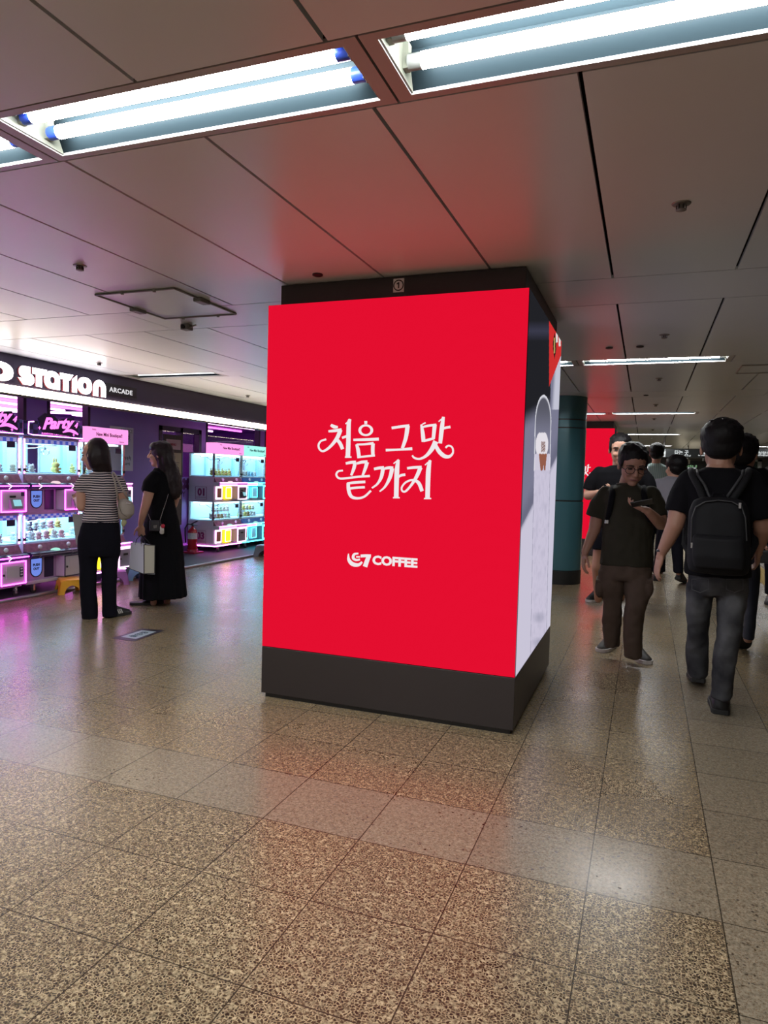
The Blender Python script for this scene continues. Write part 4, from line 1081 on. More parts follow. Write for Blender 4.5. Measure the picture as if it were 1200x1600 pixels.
# ================================================================== PEOPLE
class Fig:
    """works at a person's distance: J(px, py, d) is the point seen at (px, py), d metres behind the person's own plane"""
    def __init__(s, name_label, X, Y, base=None):
        s.p = Vector((X, Y, 0)); s.fv = Vector((X, Y, 0)).normalized(); s.rv = Vector((s.fv.y, -s.fv.x, 0))
        q = [ROT @ (Vector((X, Y, 1.2)) + s.rv * k - CAM_P) for k in (-.2, .2)]
        s.s = (FPX * q[1].x / q[1].z - FPX * q[0].x / q[0].z) / .4
        s.dist = s.p.length
        s.t = thing('person', name_label, 'person', base or (X, Y, 0))
    def J(s, x, y, d=0.0):
        v = _ray(x, y); k = s.p.dot(s.fv) / v.dot(s.fv)
        return CAM_P + v * k * (1 + d / s.dist)
    def ring(s, x, y, hw, dep, d=0.0, n=22, p=2.3, rip=None, k=1.0, tilt=0.0):
        c = s.J(x, y, d); rx = hw / s.s * k; ry = dep * k; out = []
        for i in range(n):
            a = 2 * PI * i / n; cs, sn = math.cos(a), math.sin(a)
            u = math.copysign(abs(cs) ** (2 / p), cs) * rx; w = math.copysign(abs(sn) ** (2 / p), sn) * ry
            f = 1 + (rip(a) if rip else 0)
            out.append(c + s.rv * (u * f) + s.fv * (w * f) + Vector((0, 0, tilt * u)))
        return out
    def rings(s, L, k=1.0, **kw):
        return [s.ring(*(q + (0.0,) if len(q) == 4 else q), k=k, **kw) for q in L]

def chain(m, pts, n=14):
    """tapered limb through (point, radius) with round ends"""
    for i, (p, r) in enumerate(pts): m.ell(p, (r, r, r), n=12, m=8)
    for (p, r), (q, t) in zip(pts, pts[1:]): m.cyl(p, q, r, t, n)
def sleeve(m, pts, n=18):
    for p, r in pts[:-1]: m.ell(p, (r, r, r), n=14, m=10)
    for (p, r), (q, t) in zip(pts, pts[1:]): m.cyl(p, q, r, t, n)
def blob(name, m, mats, parent, voxel=.009, it=6, wr=0.0, wscale=9.0, label=None):
    o = m.build(name, mats, None)
    md = o.modifiers.new('r', 'REMESH'); md.mode = 'VOXEL'; md.voxel_size = voxel
    if it:
        sm = o.modifiers.new('s', 'SMOOTH'); sm.factor = .5; sm.iterations = it
    me = bpy.data.meshes.new_from_object(o.evaluated_get(bpy.context.evaluated_depsgraph_get()))
    bpy.data.objects.remove(o)
    if wr:
        vs = [v.co.copy() for v in me.vertices]; ns = [v.normal.copy() for v in me.vertices]
        for v, c, nn in zip(me.vertices, vs, ns):
            v.co = c + nn * (noise.noise(Vector((c.x, c.y, c.z * .55)) * wscale) * wr + noise.noise(c * wscale * 2.7) * wr * .35)
    if parent: me.transform(Matrix.Translation(-root_loc(parent)))
    me.polygons.foreach_set('use_smooth', [True] * len(me.polygons))
    me.materials.clear()
    for q in (mats if isinstance(mats, (list, tuple)) else [mats]): me.materials.append(q)
    me.name = name
    n = bpy.data.objects.new(name, me); COL.objects.link(n)
    if parent: n.parent = parent
    if label: n['label'] = label
    return n
def frame(f, up=(0, 0, 1)):
    f = Vector(f).normalized(); r = f.cross(Vector(up)).normalized(); u = r.cross(f)
    return f, r, u
def head_shape(m, c, f, h, up=(0, 0, 1)):
    """head of height h (chin to crown), centre c, facing f"""
    f, r, u = frame(f, up); M = Matrix((r, f, u)).transposed()
    P = lambda x, y, z: c + r * (x * h) + f * (y * h) + u * (z * h)
    E = lambda x, y, z, a, b, d: m.ell(P(x, y, z), (a * h, b * h, d * h), M, 18, 12)
    E(0, -.04, .16, .325, .395, .34); E(0, .08, -.10, .275, .27, .36); E(0, .17, -.38, .13, .13, .115); E(0, .08, -.26, .225, .20, .18)
    for s_ in (-1, 1):
        E(s_ * .335, -.02, -.02, .035, .075, .115); E(s_ * .15, .27, -.12, .08, .08, .085); E(s_ * .13, .295, .10, .11, .06, .04)
        E(s_ * .045, .40, -.13, .04, .045, .04)
    m.cyl(P(0, .345, .06), P(0, .43, -.11), .035 * h, .055 * h, 10); E(0, .425, -.115, .055, .06, .05)
    E(0, .315, -.245, .11, .05, .032); E(0, .305, -.285, .085, .05, .03)
    return P, E, M
def face_parts(t, P, M, h, glasses=False, lip=(.26, .09, .08)):
    EYE = mat('eye_dark', (.010, .008, .008), .2); BR = mat('eyebrow', (.015, .010, .008), .8)
    for s_ in (-1, 1):
        MB().ell(P(s_ * .135, .318, .015), (.062 * h, .03 * h, .021 * h), M, 12, 8).build('eye', EYE, t, smooth=True)
        MB().tube([P(s_ * .06, .362, .095), P(s_ * .14, .358, .115), P(s_ * .225, .30, .09)], .015 * h, 6).build('eyebrow', BR, t)
    MB().ell(P(0, .337, -.262), (.105 * h, .035 * h, .022 * h), M, 14, 8).build('mouth', mat('lip_%d' % int(lip[0] * 100), lip, .45), t, smooth=True)
    if glasses:
        m = MB()
        for s_ in (-1, 1):
            m.tube([P(s_ * .15 + .115 * math.cos(a), .405 - .02 * abs(math.cos(a)), -.0 + .09 * math.sin(a)) for a in [2 * PI * k / 20 for k in range(20)]], .009 * h, 6, closed=True)
            m.tube([P(s_ * .265, .39, .01), P(s_ * .34, .10, .02), P(s_ * .345, -.02, .03)], .008 * h, 6)
        m.tube([P(-.04, .41, .02), P(0, .42, .03), P(.04, .41, .02)], .008 * h, 6)
        g = m.build('glasses', mat('glasses_frame', (.02, .012, .012), .25), t)
        l = MB()
        for s_ in (-1, 1): l.rings([[P(s_ * .15 + .11 * math.cos(a), .40 - .02 * abs(math.cos(a)) + e, .085 * math.sin(a)) for a in [2 * PI * k / 20 for k in range(20)]] for e in (0, .008)])
        l.build('lens', glass('spectacle_lens', (.97, .95, .95), .12), g)
def short_hair(t, c, f, h, name_mat, up=(0, 0, 1), full=1.0, low=0.0, vox=.007):
    f, r, u = frame(f, up); M = Matrix((r, f, u)).transposed(); m = MB()
    P = lambda x, y, z: c + r * (x * h) + f * (y * h) + u * (z * h)
    m.ell(P(0, -.105, .245), (.372 * h * full, .445 * h * full, .335 * h * full), M, 22, 14)
    m.ell(P(0, -.19, .06 - low), (.335 * h * full, .285 * h * full, .31 * h), M, 18, 12)
    for s_ in (-1, 1): m.ell(P(s_ * .305, -.02, .12), (.055 * h, .20 * h, .20 * h), M, 12, 8)
    rnd = random.Random(int(h * 1000))
    for k in range(60):
        a = rnd.uniform(0, 2 * PI); b = rnd.uniform(.1, 1.3)
        m.ell(P(.35 * full * math.sin(b) * math.cos(a), -.105 + .42 * full * math.sin(b) * math.sin(a), .245 + .32 * full * math.cos(b)), (.055 * h, .055 * h, .035 * h), M, 8, 6)
    return blob('hair', m, name_mat, t, vox, 4, .002, 60)
def hand_shape(m, w, d, n, side, L=.18, curl=.35, grip=0.0):
    """w wrist, d direction of the palm, n out of the palm, side = unit vector to the thumb side"""
    d = Vector(d).normalized(); n = Vector(n); n = (n - d * n.dot(d)).normalized(); sd = Vector(side); sd = (sd - d * sd.dot(d) - n * sd.dot(n)).normalized()
    k = L / .18; M = Matrix((sd, d, n)).transposed()
    m.ell(w + d * .048 * k, (.040 * k, .055 * k, .016 * k), M, 14, 10)
    m.cyl(w - d * .02, w + d * .03 * k, .022 * k, .026 * k, 12)
    for i, (off, ln, r) in enumerate(((.029, .074, .0088), (.0098, .082, .0092), (-.0098, .076, .0088), (-.029, .060, .0080))):
        p = w + d * (.088 * k - abs(off) * .16) + sd * off * k; a = curl * .5 + grip
        sp = sd * off * 1.2
        for j, fr in enumerate((.46, .32, .24)):
            dd = (d * math.cos(a) + n * math.sin(a) + sp).normalized(); q = p + dd * ln * fr * k
            m.cyl(p, q, r * k * (1 - .1 * j), r * k * (.9 - .1 * j), 10); m.ell(q, (r * k * (.9 - .1 * j),) * 3, n=10, m=8); m.ell(p, (r * k * (1 - .1 * j),) * 3, n=10, m=8)
            p = q; a += curl + grip * .8
    p = w + d * .025 * k + sd * .030 * k
    for j, (ln, aa) in enumerate(((.038, .75), (.032, .45), (.026, .25))):
        dd = (d * math.cos(aa) + sd * math.sin(aa) + n * (.25 + grip * .5)).normalized(); q = p + dd * ln * k
        m.cyl(p, q, (.0115 - .001 * j) * k, (.0105 - .001 * j) * k, 10); m.ell(q, ((.0105 - .001 * j) * k,) * 3, n=10, m=8); p = q
def shoe(t, heel, D, L, up_m, sole_m, H=.085, lift=0.0, w=.046, stripes=None, low=False):
    if not low: L *= 1.10; w *= 1.12; H *= 1.35
    """heel = ground point under the heel, D horizontal direction to the toe, lift = heel raised by this angle"""
    D = Vector((D[0], D[1], 0)).normalized(); S = Vector((-D.y, D.x, 0)); toe = Vector(heel) + D * L
    def T(u, v, z):
        a = (u - 1) * L; ca, sa = math.cos(lift), math.sin(lift)
        return toe + D * (a * ca + z * sa) + Vector((0, 0, -a * sa + z * ca)) + S * v
    secs = ((.0, .62, .50), (.07, .78, .82), (.2, .82, 1.0), (.36, .84, .96), (.52, .92, .74), (.7, 1.0, .58), (.86, .92, .46), (.96, .62, .36), (1.0, .34, .28))
    R, Sr = [], []
    for (u, ww, hh) in secs:
        hw = w * ww; top = H * hh * (0.62 if low else 1)
        R.append([T(u, hw * math.cos(a) * (1 if math.sin(a) < .3 else .93 - .32 * (math.sin(a) - .3)), max(.014, .016 + (top - .016) * max(0, math.sin(a)) ** .8)) if math.sin(a) > -.01 else T(u, hw * math.cos(a), .014) for a in [2 * PI * k / 20 for k in range(20)]])
        Sr.append([T(u + (.012 if u > .5 else -.01), (hw + .003) * cs, z) for cs, z in ((-1, 0), (1, 0), (1, .030), (-1, .030))])
    sh = MB().rings(R).build('shoe', up_m, t, smooth=True)
    MB().rings(Sr).build('sole', sole_m, sh, bevel=.004)
    if stripes:
        m = MB()
        for k in range(3):
            for s_ in (-1, 1):
                m.tube([T(.40 + .07 * k, s_ * w * .97, .028), T(.34 + .07 * k, s_ * w * .80, .068)], .005, 6)
        m.build('stripe', stripes, sh)
    return sh
SK1 = mat('skin_light', (.50, .27, .19), .5, var=.06, vscale=14)
SK2 = mat('skin_tan', (.36, .185, .125), .5, var=.06, vscale=14)
HAIRB = mat('hair_black', (.0050, .0040, .0048), .55, 0, .22, var=.3, vscale=60)
HAIRP = mat('hair_dark_brown', (.013, .0065, .0085), .5, 0, .3, var=.3, vscale=60)
BLK = mat('cloth_black', (.0048, .0046, .0062), .9, 0, .12, var=.2, vscale=30, bump=.15, bscale=300)
BLK2 = mat('cloth_ink', (.0062, .0058, .0105), .9, 0, .12, var=.2, vscale=30)
def stripes_mat():
    m = bpy.data.materials.new('striped_jersey'); m.use_nodes = True; nt = m.node_tree; b = nt.nodes['Principled BSDF']
    g = nt.nodes.new('ShaderNodeNewGeometry'); sp = nt.nodes.new('ShaderNodeSeparateXYZ'); nt.links.new(g.outputs['Position'], sp.inputs[0])
    a = nt.nodes.new('ShaderNodeMath'); a.operation = 'MULTIPLY'; a.inputs[1].default_value = 1 / .0216; nt.links.new(sp.outputs[2], a.inputs[0])
    nz = nt.nodes.new('ShaderNodeTexNoise'); nz.inputs['Scale'].default_value = 7; nt.links.new(g.outputs['Position'], nz.inputs['Vector'])
    ad = nt.nodes.new('ShaderNodeMath'); ad.operation = 'MULTIPLY_ADD'; ad.inputs[1].default_value = .9; nt.links.new(nz.outputs['Fac'], ad.inputs[0]); nt.links.new(a.outputs[0], ad.inputs[2])
    f = nt.nodes.new('ShaderNodeMath'); f.operation = 'FRACT'; nt.links.new(ad.outputs[0], f.inputs[0])
    l = nt.nodes.new('ShaderNodeMath'); l.operation = 'LESS_THAN'; l.inputs[1].default_value = .55; nt.links.new(f.outputs[0], l.inputs[0])
    mx = nt.nodes.new('ShaderNodeMix'); mx.data_type = 'RGBA'; mx.inputs[6].default_value = (.60, .50, .52, 1); mx.inputs[7].default_value = (.010, .009, .022, 1)
    nt.links.new(l.outputs[0], mx.inputs[0]); nt.links.new(mx.outputs[2], b.inputs['Base Color']); b.inputs['Roughness'].default_value = .85
    return m

# ---------------------------------------------------------------- woman in the striped top
F = Fig('woman in a striped top and black trousers, dark shoulder-length hair, seen from behind', -4.70, 5.08)
J = F.J; t = F.t
body = MB()
body.rings(F.rings([(158, 742, 14, .07), (157, 752, 22, .085), (158, 775, 20, .09), (158, 800, 19, .085), (157, 830, 25, .10), (156, 860, 26, .10)], .88))
fd = (-F.rv * .86 + F.fv * .5 + Vector((0, 0, -.08))).normalized()
hc = J(146.5, 712, -.02); HH = .262
P, E, M = head_shape(body, hc, fd, HH)
chain(body, [(J(151, 722, 0), .055), (J(157, 742, .02), .058)])
chain(body, [(J(131, 752), .05), (J(127, 770), .046), (J(127.5, 792, .0), .043), (J(122, 783, .20), .031), (J(120.5, 780, .24), .026)])
hand_shape(body, J(120.5, 780, .24), F.fv + F.rv * -.1, (0, 0, 1), F.rv, .17, .5, .3)
chain(body, [(J(185, 754), .05), (J(191, 775), .046), (J(191.5, 797), .041), (J(186, 806, .12), .033), (J(180, 800, .24), .027)])
hand_shape(body, J(180, 800, .24), F.fv + F.rv * -.6, (0, 0, 1), F.rv, .17, .5, .3)
for L in ([(139, 862, .0), (138, 905, .0), (138, 953, .0)], [(172, 862, .0), (171, 905, .0), (173, 948, .0)]):
    chain(body, [(J(x, y, d), r) for (x, y, d), r in zip(L, (.075, .05, .036))])
blob('body', body, SK1, t, .0065, 4)
face_parts(t, P, M, HH)
m = MB()
m.rings(F.rings([(158, 737, 14, .075), (157.5, 742, 20, .088), (157.5, 747, 31, .098), (157.5, 753, 33, .105), (158, 766, 25.5, .112), (158, 785, 24.5, .112), (157.5, 800, 26.5, .112), (157, 816, 30, .118)]))
sleeve(m, [(J(133, 749), .052), (J(126.5, 758), .058), (J(124, 769), .062)]); sleeve(m, [(J(183, 751), .052), (J(188, 759), .058), (J(191, 770), .060)])
blob('striped_top', m, stripes_mat(), t, .009, 5, .006, 9)
m = MB()
m.rings(F.rings([(157.5, 812, 28, .112), (157, 822, 31, .125), (155.5, 840, 34, .135), (155, 858, 34, .13), (155, 868, 33, .115)]))
for L in ([(138, 855, 17.0), (137.5, 884, 14.5), (138, 920, 13.2), (139.5, 945, 13.5), (140, 967, 12.5)], [(172, 855, 16.5), (171, 884, 13.5), (170.5, 920, 12.5), (171, 940, 12.0), (172, 963, 12.2)]):
    m.rings(F.rings([(x, y, hw, max(.075, hw / F.s * 1.05)) for x, y, hw in L]))
blob('trousers', m, BLK2, t, .010, 6, .007, 7)
# hair: a smooth shoulder-length bob
m = MB()
for c_, r_ in (((151, 707.5), (20, .115, .105)),):
    m.ell(J(c_[0] + 1.5, c_[1] - 1, -.01), (r_[0] / F.s, r_[1] + .012, .135), Matrix((F.rv, F.fv, Vector((0, 0, 1)))).transposed(), 22, 14)
m.rings(F.rings([(153.5, 702, 19, .125, -.01), (155.5, 712, 17.5, .13, -.01), (157.5, 724, 16.5, .12, -.01), (159, 733, 16.5, .085, -.01), (160, 737.5, 15.5, .07, -.015)]))
m.ell(J(139, 701, .05), (10 / F.s, .07, .05), Matrix((F.rv, F.fv, Vector((0, 0, 1)))).transposed(), 14, 10)
m.ell(J(145, 713, -.085), (.055, .045, .085), n=14, m=10); m.ell(J(148, 722, -.07), (.06, .05, .07), n=14, m=10)
blob('hair', m, HAIRP, t, .008, 5, .003, 18)
SOLW = mat('sole_white', (.55, .54, .52), .5); SOLB = mat('sole_black', (.02, .02, .02), .6)
SHB = mat('shoe_black', (.012, .012, .014), .5)
shoe(t, onZ(143, 966, 0) - F.fv * .0, (-.2 * F.rv + F.fv), .24, SHB, SOLB)
shoe(t, onZ(166, 965, 0), (F.rv * .75 + F.fv * .55), .24, SHB, SOLB, stripes=SOLW)
# her shoulder bag, and the paper bag in front of her
BEIGE = mat('bag_taupe', (.33, .28, .25), .55, bump=.1, bscale=120)
b = thing('shoulder_bag', 'taupe crescent shoulder bag hanging at the striped woman\'s right side', 'bag', J(197, 815, -.05))
m = MB()
m.rings(F.rings([(194, 779, 4, .02, -.06), (196, 784, 11, .055, -.06), (197, 793, 13.5, .07, -.06), (197, 803, 13, .07, -.06), (195, 810, 8.5, .05, -.06), (193, 813, 3, .02, -.06)]))
bb = blob('bag_body', m, BEIGE, b, .007, 5, .003, 14)
MB().tube([J(186, 780, -.08), J(186, 791, -.135), J(190, 802, -.14), J(198, 807, -.135)], .004, 6).build('seam', mat('bag_seam', (.20, .17, .15), .6), b)
MB().tube([J(197, 786, -.135), J(204, 787, -.135)], .006, 6).build('badge', mat('badge_silver', (.7, .66, .64), .3, .5), b)
MB().tube([J(184.5, 781, -.08), J(182, 765, -.125), J(179, 750, -.125), J(175.5, 742, -.09), J(176.5, 738, .0), J(180, 744, .08)], .009, 8).build('strap', BEIGE, b, smooth=True)
MB().tube([J(180, 744, .08), J(178, 739, 0), J(181, 743, -.105), J(187, 756, -.115), J(194, 769, -.11), J(200, 780, -.07)], .009, 8).build('strap', BEIGE, b, smooth=True)
m = MB(); m.ell(J(193, 817, -.09), (.022, .02, .035)); m.ell(J(196, 816, -.10), (.012, .012, .02)); m.tube([J(195, 807, -.09), J(194, 814, -.09)], .003)
m.build('bag_charm', mat('charm_olive', (.35, .33, .18), .6), b, smooth=True)
pb = thing('paper_bag', 'flat grey paper bag held in front of the striped woman', 'bag', J(120, 850, .22))
m = MB(); m.prism([J(113, 804, .26), J(129, 803, .26), J(131, 852, .26), J(119, 851, .26)], F.fv * .06); m.build('bag_body', mat('paper_grey', (.30, .29, .29), .7, bump=.1, bscale=14), pb)
MB().tube([J(116, 804, .29), J(118.5, 788, .29), J(122, 782, .29), J(124, 790, .29), J(125, 803, .29)], .0035, 6).build('handle', mat('paper_cord', (.4, .4, .4), .6), pb)

# ---------------------------------------------------------------- woman in the long black dress
F = Fig('woman with long dark wavy hair in a long black dress, carrying a white shopping bag', -4.60, 5.87)
J = F.J; t = F.t
fd = (-F.rv * .97 + F.fv * .22 + Vector((0, 0, .04))).normalized()
hc = J(249.5, 710.5); HH = .262
body = MB(); P, E, M = head_shape(body, hc, fd, HH)
chain(body, [(J(250, 722), .052), (J(254, 736), .054), (J(254, 745), .07)])
body.rings(F.rings([(250, 742, 12, .10), (250, 755, 20, .13), (250, 780, 20, .12), (254, 800, 20, .11), (254, 830, 24, .13), (254, 860, 22, .12)], .85))
chain(body, [(J(238, 751, -.15), .056), (J(233, 768, -.17), .053), (J(228.5, 786, -.18), .046), (J(223.5, 803, -.18), .038), (J(219.5, 819, -.17), .026)])
hand_shape(body, J(219.5, 820, -.17), Vector((0, 0, -1)) + F.rv * .12, F.fv, -F.rv, .175, .55, .35)
chain(body, [(J(266, 752, .13), .055), (J(274, 775, .12), .05), (J(271.5, 788, .12), .042), (J(262, 798, .22), .033), (J(256, 800, .28), .027)])
hand_shape(body, J(256, 800, .28), -F.rv + Vector((0, 0, -.2)), F.fv * -1, Vector((0, 0, 1)), .165, .5, .3)
chain(body, [(J(244, 870, -.03), .07), (J(242, 905, -.04), .05), (J(240, 936, -.05), .033), (J(240, 942, -.05), .032)]); chain(body, [(J(262, 870, .06), .07), (J(262, 905, .06), .05), (J(261, 940, .06), .034)])
blob('body', body, SK1, t, .0065, 4)
face_parts(t, P, M, HH, lip=(.38, .10, .11))
m = MB()
m.rings(F.rings([(250.5, 731, 9, .065), (250, 737, 13, .10), (249.5, 745, 17, .15), (246.5, 755, 23, .165), (246.5, 765, 25.5, .16), (249.5, 776, 22.5, .15), (252, 788, 21.5, .14), (253, 800, 24, .15)]))
sleeve(m, [(J(242, 745, -.12), .065), (J(235.5, 756, -.16), .076), (J(232.5, 769, -.168), .074)]); sleeve(m, [(J(262, 746, .12), .065), (J(272, 758, .14), .075), (J(275, 774, .14), .070)])
rip = lambda A, ph: (lambda a: A * (math.sin(15 * a + ph) + .5 * math.sin(23 * a + 1.3)))
R = [F.ring(252.5, 795, 22, .145, rip=rip(.0, 0), n=72), F.ring(253, 815, 28, .17, rip=rip(.004, 0), n=72), F.ring(253, 845, 32, .19, rip=rip(.012, 0), n=72), F.ring(253.5, 880, 34.5, .205, rip=rip(.022, 0), n=72), F.ring(254, 915, 36.5, .22, rip=rip(.034, 0), n=72), F.ring(254.5, 932.5, 37.5, .225, rip=rip(.038, 0), n=72, tilt=.02)]
m.rings(R)
blob('long_dress', m, BLK, t, .009, 3, .005, 8)
m = MB(); Mh = Matrix((F.rv, F.fv, Vector((0, 0, 1)))).transposed()
m.ell(J(253.5, 706.5), (17.5 / F.s, .118, .118), Mh, 22, 14)
m.ell(J(242, 699, 0), (9 / F.s, .085, .055), Mh, 14, 10)
rw = lambda ph: (lambda a: .05 * math.sin(7 * a + ph) + .03 * math.sin(13 * a))
m.rings([F.ring(256, 705, 15, .11, n=40, rip=rw(0)), F.ring(258.5, 717, 14.5, .115, n=40, rip=rw(.5)), F.ring(262.5, 730, 16, .115, .0, n=40, rip=rw(1.2)), F.ring(266, 744, 17, .11, -.01, n=40, rip=rw(2.0)), F.ring(269, 757, 16, .10, -.03, n=40, rip=rw(3.0)), F.ring(271.5, 768, 12, .085, -.04, n=40, rip=rw(4)), F.ring(273, 777, 7, .06, -.05, n=40, rip=rw(4.6)), F.ring(272, 781, 3, .03, -.05, n=40)])
blob('hair', m, HAIRP, t, .008, 3, .010, 16)
FLAT = mat('flat_shoe', (.018, .015, .018), .4)
shoe(t, onZ(243, 945, 0), -F.rv + F.fv * .15, .25, FLAT, SOLB, low=True, H=.08)
shoe(t, onZ(266, 942, 0), -F.rv + F.fv * .1, .25, FLAT, SOLB, low=True, H=.10)
# white shopping bag
sb = thing('shopping_bag', 'white paper shopping bag with black edges carried by the woman in the black dress', 'bag', J(215, 896, -.17))
TL, TR, BR_, BL_ = J(204.6, 847, -.26), J(225, 851, -.36), J(225, 896.7, -.36), J(201.8, 888, -.26)
STR, SBR = J(242, 852, -.27), J(241.5, 895.7, -.27)
PAPW = mat('bag_white', (.60, .62, .70), .6, bump=.08, bscale=10); PAPS = mat('bag_cream', (.62, .60, .50), .6)
dv = STR - TR
m = MB()
m.face([TL, TR, BR_, BL_]); m.face([TL + dv, TR + dv, BR_ + dv, BL_ + dv]); m.face([TL, TL + dv, BL_ + dv, BL_]); m.face([BL_, BR_, BR_ + dv, BL_ + dv])
fr = m.build('bag_body', PAPW, sb, fixn=False)
md = fr.modifiers.new('so', 'SOLIDIFY'); md.thickness = .003
gs = MB().face([TR, STR, SBR, BR_]).build('side_gusset', PAPS, sb); gs.modifiers.new('so', 'SOLIDIFY').thickness = .003
m = MB()
for a, c in ((TR, BR_), (BL_, BR_), (BR_, SBR), (STR, SBR), (TR, STR)): m.tube([a, c], .0045, 6)
m.build('black_edge', BLKP if False else BLACKP_M, sb)
hp = J(220.8, 836, -.20)
for o_ in (Vector((0, 0, 0)), dv):
    MB().tube([TL.lerp(TR, .33) + o_ + Vector((0, 0, -.02)), TL.lerp(TR, .45) + o_ * .6 + Vector((0, 0, .04)), hp + Vector((0, 0, .005)), TL.lerp(TR, .75) + o_ * .6 + Vector((0, 0, .04)), TL.lerp(TR, .82) + o_ + Vector((0, 0, -.02))], .004, 6).build('cord_handle', BLACKP_M, sb)
# crossbody bag with capsule charm
cb = thing('crossbody_bag', 'small black crossbody bag with a chain on the long-dress woman\'s hip', 'bag', J(242, 831, -.24))
p = J(242.3, 821.5, -.25); M_ = Matrix((F.rv, F.fv, Vector((0, 0, 1)))).transposed()
MB().obox(p, 17 / F.s, .05, 17 / F.s, M_).build('bag_body', mat('leather_black', (.016, .013, .020), .35), cb, bevel=.01)
m = MB()
for dx in (-1, 1):
    c0 = J(242.3 + dx * 1.4, 823, -.278); m.tube([c0 + F.rv * (.006 * math.cos(a) - dx * .001) + Vector((0, 0, .014 * math.sin(a))) for a in [2 * PI * k / 14 for k in range(14)]], .002, 5, closed=True)
m.build('clasp', CHR_M, cb)
MB().tube([J(250, 813, -.24), J(254, 800, -.225), J(259, 785, -.20), J(263, 772, -.15)], .0035, 6).build('chain_strap', CHR_M, cb)
MB().tube([J(235.5, 813, -.23), J(231.5, 803, -.19)], .0035, 6).build('chain_strap', CHR_M, cb)
ch = thing('capsule_charm', 'white and red capsule charm dangling beside the small black bag', 'charm', J(253, 833, -.25))
c0, c1 = J(252.6, 824, -.26), J(252.9, 831.5, -.26)
m = MB(); chain(m, [(c0, .022), (c1, .022)]); m.build('capsule', mat('charm_white', (.62, .60, .56), .4), ch, smooth=True)
MB().ell(J(254.5, 822, -.277), (.022, .016, .022)).build('red_bead', mat('charm_red', (.5, .02, .05), .35), ch, smooth=True)
MB().tube([J(250.5, 815, -.25), J(252, 820, -.26)], .003, 5).build('ring', CHR_M, ch)

# ---------------------------------------------------------------- man looking at his phone
F = Fig('man with glasses in olive T-shirt and brown cargo trousers looking at his phone', -.122, 5.62)
J = F.J; t = F.t
OLIVE = mat('cotton_olive', (.026, .023, .014), .85, 0, .25, var=.15, vscale=20); CARGO = mat('cargo_brown', (.075, .050, .036), .85, 0, .25, var=.18, vscale=14)
fd = (-F.fv + F.rv * .26 + Vector((0, 0, -.36))).normalized(); hc = J(988.5, 727.5, -.06); HH = .298
body = MB(); P, E, M = head_shape(body, hc, fd, HH)
chain(body, [(J(985, 743, .0), .064), (J(981, 758, .03), .068), (J(981, 766, .03), .08)])
body.rings(F.rings([(981, 765, 28, .09), (980, 790, 36, .11), (980, 830, 34, .11), (978, 870, 36, .12), (978, 890, 34, .12)], .86))
chain(body, [(J(945, 772, .0), .058), (J(934, 800, .02), .053), (J(929, 827, .02), .046), (J(921, 846, -.03), .037), (J(914.5, 862, -.06), .029)])
hand_shape(body, J(914.5, 863, -.06), Vector((0, 0, -1)) - F.rv * .12 - F.fv * .15, F.rv + F.fv * .3, -F.fv + F.rv * .15, .19, .35, .1)
chain(body, [(J(1017, 774, .0), .058), (J(1029, 800, -.02), .052), (J(1033, 819, -.05), .046), (J(1022, 808, -.19), .038), (J(1012, 798.5, -.27), .030)])
hand_shape(body, J(1011, 797.5, -.275), -F.rv + Vector((0, 0, .32)) - F.fv * .35, Vector((-.15, 0, 1)) - F.rv * .2, F.fv * 1 + F.rv * -.4, .185, .30, .18)
for L in ([(958, 890, .0), (957, 945, .02), (955, 1003, .08)], [(996, 890, .0), (994, 945, -.06), (989, 1020, -.05)]):
    chain(body, [(J(*q), r) for q, r in zip(L, (.08, .055, .042))])
blob('body', body, SK2, t, .0065, 4)
face_parts(t, P, M, HH, glasses=True, lip=(.22, .075, .07))
short_hair(t, hc, fd, HH, HAIRB, full=.98)
m = MB()
m.rings(F.rings([(981, 757, 19, .085, .01), (981, 763, 31, .10), (981, 771, 42, .115), (981, 785, 43, .135), (981, 810, 40, .145), (979.5, 840, 40, .15), (979, 865, 42, .15), (978, 883, 42, .145)]))
sleeve(m, [(J(947, 772), .064), (J(937, 788, .01), .070), (J(930.5, 808, .02), .075)]); sleeve(m, [(J(1016, 773), .064), (J(1025, 788, -.01), .068), (J(1029, 808, -.03), .070)])
blob('t_shirt', m, OLIVE, t, .008, 3, .014, 8)
MB().tube([F.ring(981, 756.5, 17, .08, .005, n=28)[k] for k in range(28)], .008, 6, closed=True).build('collar', mat('collar_olive', (.035, .030, .018), .85), t)
m = MB()
m.rings(F.rings([(978, 874, 38, .13), (978, 886, 40, .14), (977, 898, 41, .135), (977, 905, 39, .12)]))
LL = [(956, 892, 21, .11, .0), (955.5, 915, 19, .105, .0), (957, 945, 15.5, .09, .03), (956, 975, 14.5, .085, .05), (955, 1010, 14, .09, .06)]
RR = [(997.5, 892, 21.5, .11, .0), (997, 915, 20.5, .105, -.03), (994, 945, 16.5, .095, -.06), (990, 980, 15.5, .09, -.06), (988, 1025, 15, .09, -.05)]
m.rings(F.rings(LL)); m.rings(F.rings(RR))
for x, y, d in ((937.5, 918, -.02), (1012.5, 918, -.06)): m.ell(J(x, y, d), (.035, .07, .085), n=14, m=10)
blob('cargo_trousers', m, CARGO, t, .009, 3, .018, 8)
for x, y, d in ((935.5, 906, -.03), (1015, 906, -.07)): MB().obox(J(x, y, d), .04, .11, .035, Matrix.Rotation(.2, 3, 'X')).build('pocket_flap', CARGO, t, bevel=.008)
SHG = mat('shoe_grey', (.035, .030, .026), .6); SOLP = mat('sole_pale', (.60, .55, .54), .5)
shoe(t, onZ(957, 1009, 0) , -F.fv - F.rv * .30, .28, SHG, SOLP, H=.10, w=.05)
